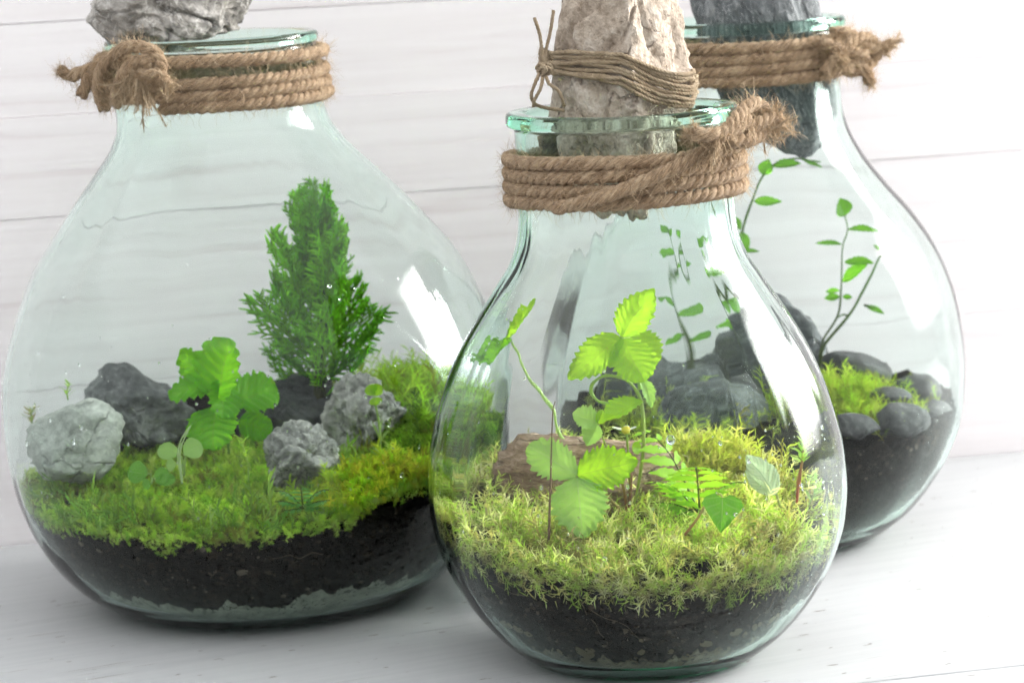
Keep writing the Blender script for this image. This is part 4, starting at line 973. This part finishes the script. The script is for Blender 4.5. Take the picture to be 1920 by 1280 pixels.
twiggy('arching leafy seedling between the front jar and the rear jar neck',
    [[(1392, 640, y), (1384, 560, y), (1384, 480, y), (1392, 430, y), (1408, 380, y), (1426, 340, y), (1450, 310, y), (1490, 298, y), (1540, 304, y)]],
    [((1432, 330, y), (1440, 300, y - .004), .0120), ((1446, 312, y), (1500, 304, y - .008), .0090), ((1412, 378, y), (1464, 378, y - .006), .0085), ((1388, 432, y), (1402, 470, y - .006), .0090), ((1388, 430, y), (1372, 404, y), .0080),
     ((1500, 298, y), (1545, 312, y), .0045), ((1386, 470, y), (1424, 468, y), .0045), ((1384, 480, y), (1350, 500, y), .0110), ((1384, 540, y), (1420, 560, y), .0110), ((1386, 590, y), (1350, 600, y), .0110)])
y = 1.93
twiggy('leafy seedling of the rear jar seen through the front jar, left one',
    [[(1300, 700, y), (1292, 640, y), (1272, 560, y), (1262, 500, y), (1256, 440, y), (1252, 410, y)]],
    [((1292, 640, y), (1330, 610, y), .008), ((1286, 620, y), (1250, 640, y), .008), ((1276, 580, y), (1320, 560, y), .009), ((1270, 560, y), (1236, 540, y), .008), ((1262, 500, y), (1300, 480, y), .008), ((1260, 470, y), (1228, 472, y), .008), ((1254, 430, y), (1276, 405, y), .008), ((1254, 425, y), (1238, 400, y), .008)])

for r_ in [o for o in COL.objects if o.parent is None and o.name.split('.')[0] in ('climbing_runner', 'heart_leaf_seedling', 'pale_leaf_seedling', 'toothed_leaf_plant', 'seedling', 'twiggy_seedling')]: to_stalk(r_)

# ------------------------------------------------------------------ ropes
def rope(bag, P, r, pitch=.0175, sign=1, phase=0.0, sides=9, hair=None):
    """three twisted strands along P"""
    T, N, B = frames(P); s = np.concatenate([[0], np.cumsum(np.linalg.norm(np.diff(P, axis=0), axis=1))])
    for k in range(3):
        a = phase + 2 * np.pi * k / 3 + sign * 2 * np.pi * s / pitch
        Q = P + .46 * r * (np.cos(a)[:, None] * N + np.sin(a)[:, None] * B)
        wob = np.array([1 + .32 * noise.noise(Vector((x * 130, k * 5.0, phase))) for x in s])
        V, q, t_, c = tube(Q, .60 * r * wob, sides); bag.add(V, q, t_, c)
        if hair is not None: hair.append((Q, T, .56 * r))

def hairs(bag, src, n, rs, L=(.004, .013), rad=.00013, out_bias=1.0, cols=((.60, .44, .28), (.74, .60, .42), (.44, .31, .18))):
    if not src: return
    lens = np.array([len(q[0]) for q in src], float); w = lens / lens.sum(); cols = np.array(cols); ks = 5
    pick = rs.choice(len(src), n, p=w); PP = np.zeros((n, ks, 3))
    for m in range(n):
        Q, T, r = src[pick[m]]; i = rs.randint(0, len(Q)); o = rs.normal(0, 1, 3); o -= T[i] * (o @ T[i]); o /= np.linalg.norm(o)
        d = o * out_bias * rs.uniform(.3, 1) + T[i] * rs.choice([-1, 1]) * rs.uniform(.3, 1.3); d /= np.linalg.norm(d); p = Q[i] + o * r * .9
        ln = rs.uniform(*L) / (ks - 1); cv = rs.normal(0, .55, 3)
        for q in range(ks):
            PP[m, q] = p; d = d + cv * .45 + rs.normal(0, .12, 3); d /= np.linalg.norm(d); p = p + d * ln
    tri = np.array([[1, 0, 0], [-.5, .8, .3], [-.5, -.8, -.3]]) * rad
    sc = np.linspace(1, .4, ks)[None, :, None, None]
    V = (PP[:, :, None] + tri[None, None] * sc).reshape(-1, 3)
    base = (np.arange(n)[:, None] * ks + np.arange(ks - 1)[None]).reshape(-1) * 3
    Q = np.vstack([np.stack([base + a, base + b, base + 3 + b, base + 3 + a], -1) for a, b in ((0, 1), (1, 2), (2, 0))])
    C = np.repeat(cols[rs.randint(0, len(cols), n)], ks * 3, axis=0)
    bag.add(V, Q, None, None, C)

def coil(J, z0, z1, turns, r, th0, dirn=1, wob=.0013, sd=0):
    n = int(turns * 2 * np.pi * .07 / .0016); t = np.linspace(0, 1, n); th = th0 + dirn * 2 * np.pi * turns * t; z = z0 + (z1 - z0) * t
    w = np.array([noise.noise(Vector((a * .9, sd, 1.0))) for a in th]) * wob
    rad = J.rout(np.minimum(z, J.z1)) + r * 1.02 + np.abs(w) * .7
    return np.stack([J.c[0] + J.off(z) + rad * np.cos(th), J.c[1] + rad * np.sin(th), z + w], -1)

def fray(bag, start, d, n, L, rs, r=.00055, spread=.5, hair=None, curl=.35):
    start = np.array(start, float); d = np.array(d, float); d /= np.linalg.norm(d)
    for k in range(n):
        q = d + rs.normal(0, spread, 3); q /= np.linalg.norm(q); P = [start + rs.normal(0, .0009, 3)]; ln = L * rs.uniform(.6, 1.15); cv = rs.normal(0, curl, 3)
        for i in range(6):
            q = q + cv / 3 + rs.normal(0, .12, 3); q /= np.linalg.norm(q); P.append(P[-1] + q * ln / 6)
        P = spline(P, n=3); rr = r * rs.uniform(.7, 1.3)
        V, qd, t_, c = tube(P, np.linspace(rr, rr * .6, len(P)), 5); bag.add(V, qd, t_, c)
        if hair is not None: hair.append((P, frames(P)[0], rr))

def collar(label, J, coils, knots, frays, r, seed, nh=6500):
    root = empty('rope_collar', (J.c[0], J.c[1], coils[0][0])); tag(root, label, 'rope', 'rope collars round the jar necks'); o = np.array(root.location)
    rs = np.random.RandomState(seed); src = []
    b = Bag()
    for k, (z0, z1, turns, th0, dirn) in enumerate(coils):
        rope(b, coil(J, z0, z1, turns, r, th0, dirn, sd=seed + k) - o, r, hair=src, sign=-1, phase=k)
    b.build('coil', M['rope'], root)
    kb = Bag(); hs2 = []
    for k, pts in enumerate(knots):
        rope(kb, spline([at(*p) for p in pts], .0014) - o, r * .98, hair=hs2, phase=k * 1.3, sign=-1)
    kn_ = kb.build('knot', M['rope'], root)
    fb = Bag(); hs = []
    for (p, q, n, L, sp) in frays:
        fb = Bag(); fray(fb, at(*p) - o, at(*q) - at(*p), n, L, rs, spread=sp, hair=hs); fb.build('frayed_end', M['twine'], kn_)
    hb = Bag(); hairs(hb, src, nh, rs, L=(.003, .013)); hairs(hb, hs2, nh // 3, rs); hairs(hb, hs, nh // 3, rs, L=(.002, .008))
    h = hb.build('fibres', M['fibre'], root); h['kind'] = 'stuff'
    return root
RR = .0041
collar('jute rope wound round the neck of the front jar, knotted at its right', JF,
    [(.2685, .3002, 4.2, 1.2, 1)],
    [[(1040, 392, 1.556), (1100, 378, 1.548), (1170, 355, 1.546), (1250, 322, 1.549), (1325, 282, 1.560), (1385, 240, 1.580), (1418, 208, 1.598)],
     [(1322, 292, 1.556), (1345, 262, 1.553), (1372, 232, 1.560), (1396, 205, 1.574), (1420, 196, 1.588), (1438, 214, 1.592), (1432, 244, 1.586), (1404, 262, 1.572), (1366, 268, 1.560)],
     [(1405, 225, 1.575), (1366, 246, 1.558), (1330, 254, 1.550), (1300, 252, 1.548)],
     [(1398, 252, 1.574), (1425, 232, 1.580), (1448, 222, 1.588), (1462, 236, 1.592)]],
    [((1304, 252, 1.548), (1285, 246, 1.547), 9, .0065, .35), ((1345, 262, 1.551), (1318, 300, 1.548), 8, .017, .28), ((1455, 228, 1.590), (1482, 268, 1.594), 14, .015, .4), ((1440, 226, 1.588), (1470, 205, 1.594), 8, .012, .45), ((1420, 250, 1.582), (1470, 272, 1.588), 6, .018, .2)],
    RR, 1)
collar('jute rope wound round the neck of the wide left jar, knotted at its left', JL,
    [(.3225, .3430, 2.9, -2.0, 1), (.3500, .3518, 1.02, -2.2, 1)],
    [[(196, 205, 1.752), (184, 165, 1.746), (196, 122, 1.738), (228, 94, 1.730), (262, 88, 1.724), (292, 102, 1.720), (304, 128, 1.718), (288, 150, 1.717), (258, 150, 1.718), (236, 134, 1.722)],
     [(218, 196, 1.738), (222, 160, 1.728), (240, 128, 1.722), (268, 112, 1.719), (290, 120, 1.718)],
     [(230, 120, 1.736), (192, 124, 1.752), (160, 134, 1.760), (132, 142, 1.764), (112, 132, 1.764)],
     [(196, 128, 1.752), (170, 142, 1.758), (160, 164, 1.758), (152, 180, 1.758)],
     [(262, 140, 1.717), (284, 140, 1.714), (304, 146, 1.713), (314, 160, 1.713)]],
    [((306, 148, 1.713), (322, 176, 1.712), 18, .012, .45), ((244, 142, 1.716), (226, 196, 1.714), 14, .022, .18), ((268, 150, 1.715), (284, 232, 1.712), 12, .030, .10), ((116, 134, 1.764), (106, 130, 1.764), 6, .003, .3), ((262, 150, 1.714), (250, 190, 1.712), 8, .020, .22)],
    RR, 2)
collar('jute rope wound round the neck of the rear right jar with a knot far right', JR,
    [(.3112, .3390, 3.95, .7, 1)],
    [[(1545, 140, 1.846), (1570, 105, 1.848), (1600, 75, 1.856), (1628, 72, 1.866), (1645, 95, 1.870), (1630, 120, 1.866), (1600, 135, 1.858), (1575, 120, 1.852)],
     [(1560, 60, 1.856), (1595, 66, 1.860), (1622, 88, 1.864), (1648, 92, 1.868), (1672, 84, 1.870)],
     [(1590, 110, 1.856), (1615, 125, 1.860), (1628, 142, 1.862), (1630, 156, 1.862)],
     [(1540, 80, 1.846), (1570, 92, 1.848), (1600, 98, 1.854), (1625, 105, 1.860)]],
    [((1660, 86, 1.869), (1694, 78, 1.870), 7, .013, .10), ((1648, 95, 1.868), (1676, 104, 1.868), 6, .009, .25), ((1628, 140, 1.862), (1636, 164, 1.862), 8, .009, .25), ((1580, 100, 1.850), (1560, 130, 1.842), 10, .014, .4)],
    RR, 3)

# ------------------------------------------------------------------ twine round the tall rock
bpy.context.view_layer.update()
me = top_rock.data; Wm = top_rock.matrix_world
bvh = BVHTree.FromPolygons([Wm @ v.co for v in me.vertices], [tuple(p.vertices) for p in me.polygons])
tr = empty('twine_binding', at(1020, 130, 1.60)); tag(tr, 'thin jute twine looped round the tall cream rock and tied at its left', 'twine')
cx, cyy = top_rock.location.x, top_rock.location.y; o_ = np.array(tr.location); hsrc = []; tb = Bag(); rs = np.random.RandomState(9)
kl = at(1020, 132, 1.60)
for k in range(9):
    P = []; dz = (k - 4) * .0019
    for a in np.linspace(0, 2 * np.pi, 90):
        th = math.pi + .25 + a; s = math.cos(th); front = -math.sin(th)
        z = kl[2] + .003 - .0125 * (s + 1) * .8 + dz * (1.0 if front > -.2 else .5) * (.75 + .5 * abs(math.sin(a / 2))) + .010 * max(0, front) * (1 - abs(s)) * .6 + .0030 * nz((a * .9, k * 3.3, 0)) + .0008 * nz((a * 4, k * 7.3, 2))
        d = Vector((-math.cos(th), -math.sin(th), 0)); hit = bvh.ray_cast(Vector((cx, cyy, z)) - d * .12, d)
        rr = (Vector((cx, cyy, z)) - hit[0]).length if hit[0] else .04
        P.append((a, rr, z, th))
    P = np.array(P); rr = P[:, 1]
    ext = np.concatenate([rr[-12:], rr, rr[:12]]); hull = np.array([ext[i:i + 25].max() for i in range(len(rr))]); hull = np.convolve(np.concatenate([hull[-4:], hull, hull[:4]]), np.ones(9) / 9, 'valid')
    q = np.maximum(hull * .6 + rr * .4, rr) + .0009 + .0005 * (k % 3)
    pts = np.stack([cx + q * np.cos(P[:, 3]), cyy + q * np.sin(P[:, 3]), P[:, 2]], -1) - o_
    rope(tb, spline(pts, .0014), .00135, pitch=.008, sides=5, hair=hsrc, phase=k)
tb.build('loops', M['twine'], tr)
kn = Bag(); hs2 = []
for pts in ([(1006, 128, 1.600), (1014, 120, 1.592), (1030, 122, 1.590), (1034, 134, 1.592), (1022, 140, 1.590), (1010, 134, 1.596)], [(1008, 134, 1.594), (1018, 126, 1.588), (1032, 130, 1.588), (1026, 140, 1.590)], [(1012, 118, 1.592), (1024, 130, 1.586), (1016, 142, 1.590)]):
    rope(kn, spline([at(*p) for p in pts], .001) - o_, .0012, pitch=.007, sides=5, hair=hs2)
kn.build('knot', M['twine'], tr)
for pts in ([(1020, 118, 1.592), (1016, 96, 1.592), (1012, 65, 1.590), (1002, 34, 1.588)], [(1020, 118, 1.592), (1024, 92, 1.594), (1032, 60, 1.594), (1038, 20, 1.592)],
            [(1012, 136, 1.592), (1002, 160, 1.588), (996, 180, 1.590), (1004, 196, 1.596), (1030, 204, 1.600), (1058, 207, 1.602)], [(1018, 140, 1.590), (1014, 165, 1.586), (1002, 188, 1.588), (1000, 200, 1.594)],
            [(1022, 138, 1.590), (1030, 158, 1.586), (1048, 172, 1.586), (1058, 200, 1.592)]):
    e = Bag(); rope(e, spline([at(*p) for p in pts], .0014) - o_, .0011, pitch=.007, sides=5, hair=hs2); e.build('twine_end', M['twine'], tr)
hb = Bag(); hairs(hb, hsrc, 900, rs, L=(.003, .012), rad=.00006); hairs(hb, hs2, 120, rs, L=(.002, .005), rad=.00005); hb.build('fibres', M['fibre'], tr)['kind'] = 'stuff'

# ------------------------------------------------------------------ beads of water on the inside of the glass
def droplets(J, n, seed, a0, a1, z0, z1):
    rs = np.random.RandomState(seed); bm = bmesh.new(); bmesh.ops.create_icosphere(bm, subdivisions=2, radius=1.0)
    U = np.array([v.co for v in bm.verts]); Fc = np.array([[v.index for v in f.verts] for f in bm.faces]); bm.free(); VV = []; FF = []
    for k in range(n):
        a = math.radians(rs.uniform(a0, a1)); z = rs.uniform(z0, z1); r = float(J.rin(z)); dr = (float(J.rin(z + .002)) - float(J.rin(z - .002))) / .004
        nn = np.array([-math.cos(a), -math.sin(a), dr]); nn /= np.linalg.norm(nn); tt = np.array([-math.sin(a), math.cos(a), 0]); bb = np.cross(nn, tt)
        q = rs.lognormal(math.log(.00050), .40); p = np.array([r * math.cos(a) + float(J.off(z)), r * math.sin(a), z]) + nn * (.0012 + q * .5)
        VV.append(p + U[:, :1] * tt * q + U[:, 1:2] * bb * q * rs.uniform(1, 1.5) + U[:, 2:] * nn * q * .55); FF.append(Fc + k * len(U))
    o = mobj('water_beads', np.vstack(VV), np.vstack(FF), M['water'], J.root); o['kind'] = 'stuff'
t = NT('water'); g = t.n('BsdfGlass'); g.inputs['IOR'].default_value = 1.33; g.inputs['Roughness'].default_value = 0.0; t.t.links.new(g.outputs[0], t.out.inputs['Surface']); M['water'] = t.m
droplets(JF, 150, 1, -75, -15, .03, .15); droplets(JF, 60, 2, -165, -75, .05, .19); droplets(JL, 110, 3, -150, -40, .06, .22); droplets(JR, 60, 4, -70, -10, .03, .10)

# ------------------------------------------------------------------ crumbs and rootlets pressed against the glass
M['crumb'] = mat_col('soil_crumb', .95, 0.0, (1, 1, 1), .05)
M['root'] = mat_col('rootlet', .7, 0.0)
def crumbs(J, h, root, n, seed, nroot=8):
    rs = np.random.RandomState(seed); bm = bmesh.new(); bmesh.ops.create_icosphere(bm, subdivisions=1, radius=1.0)
    U = np.array([v.co for v in bm.verts]); Fc = np.array([[v.index for v in f.verts] for f in bm.faces]); bm.free(); b = Bag(); o = np.array([0, 0, J.zb])
    pal = np.array([(.006, .0045, .0035), (.014, .010, .007), (.026, .018, .012), (.050, .036, .025), (.010, .0075, .006), (.11, .09, .07)])
    for k in range(n):
        a = rs.uniform(-math.pi, .2); c, s_ = math.cos(a), math.sin(a); zt = h(c * .115, s_ * .115) - .002; z = .018 + (zt - .018) * rs.rand() ** .8
        r = float(J.rin(z)) - .0016; dr = (float(J.rin(z + .002)) - float(J.rin(z - .002))) / .004
        nn = np.array([-c, -s_, dr]); nn /= np.linalg.norm(nn); tt = np.array([-s_, c, 0]); bb = np.cross(nn, tt); q = rs.lognormal(math.log(.0011), .45)
        W = U * (1 + rs.normal(0, .22, (len(U), 1)))
        b.add(np.array([r * c, r * s_, z]) - o + W[:, :1] * tt * q + W[:, 1:2] * bb * q * rs.uniform(.6, 1.1) + W[:, 2:] * nn * .0009, None, Fc, None, pal[rs.choice(6, p=[.25, .27, .2, .12, .12, .04])])
    cr = b.build('crumbs', M['crumb'], root, smooth=False); cr['kind'] = 'stuff'
    for k in range(nroot):
        a = rs.uniform(-2.7, -.3); z = rs.uniform(.035, .06); P = []
        da = rs.normal(0, .03); dz = rs.normal(0, .0025)
        for i in range(7):
            r = float(J.rin(z)) - .0011; P.append((r * math.cos(a), r * math.sin(a), z - J.zb)); a += da + rs.normal(0, .012); z = max(.02, z + dz + rs.normal(0, .0012))
        rb = Bag(); rb.tube(spline(P, n=3), np.linspace(.00028, .00012, 19), 4, np.array([.11, .08, .05])); rb.build('rootlet', M['root'], root)
crumbs(JF, hF, soilF, 1100, 1); crumbs(JL, hL, soilL, 1300, 2); crumbs(JR, hR, soilR, 700, 3, 6)
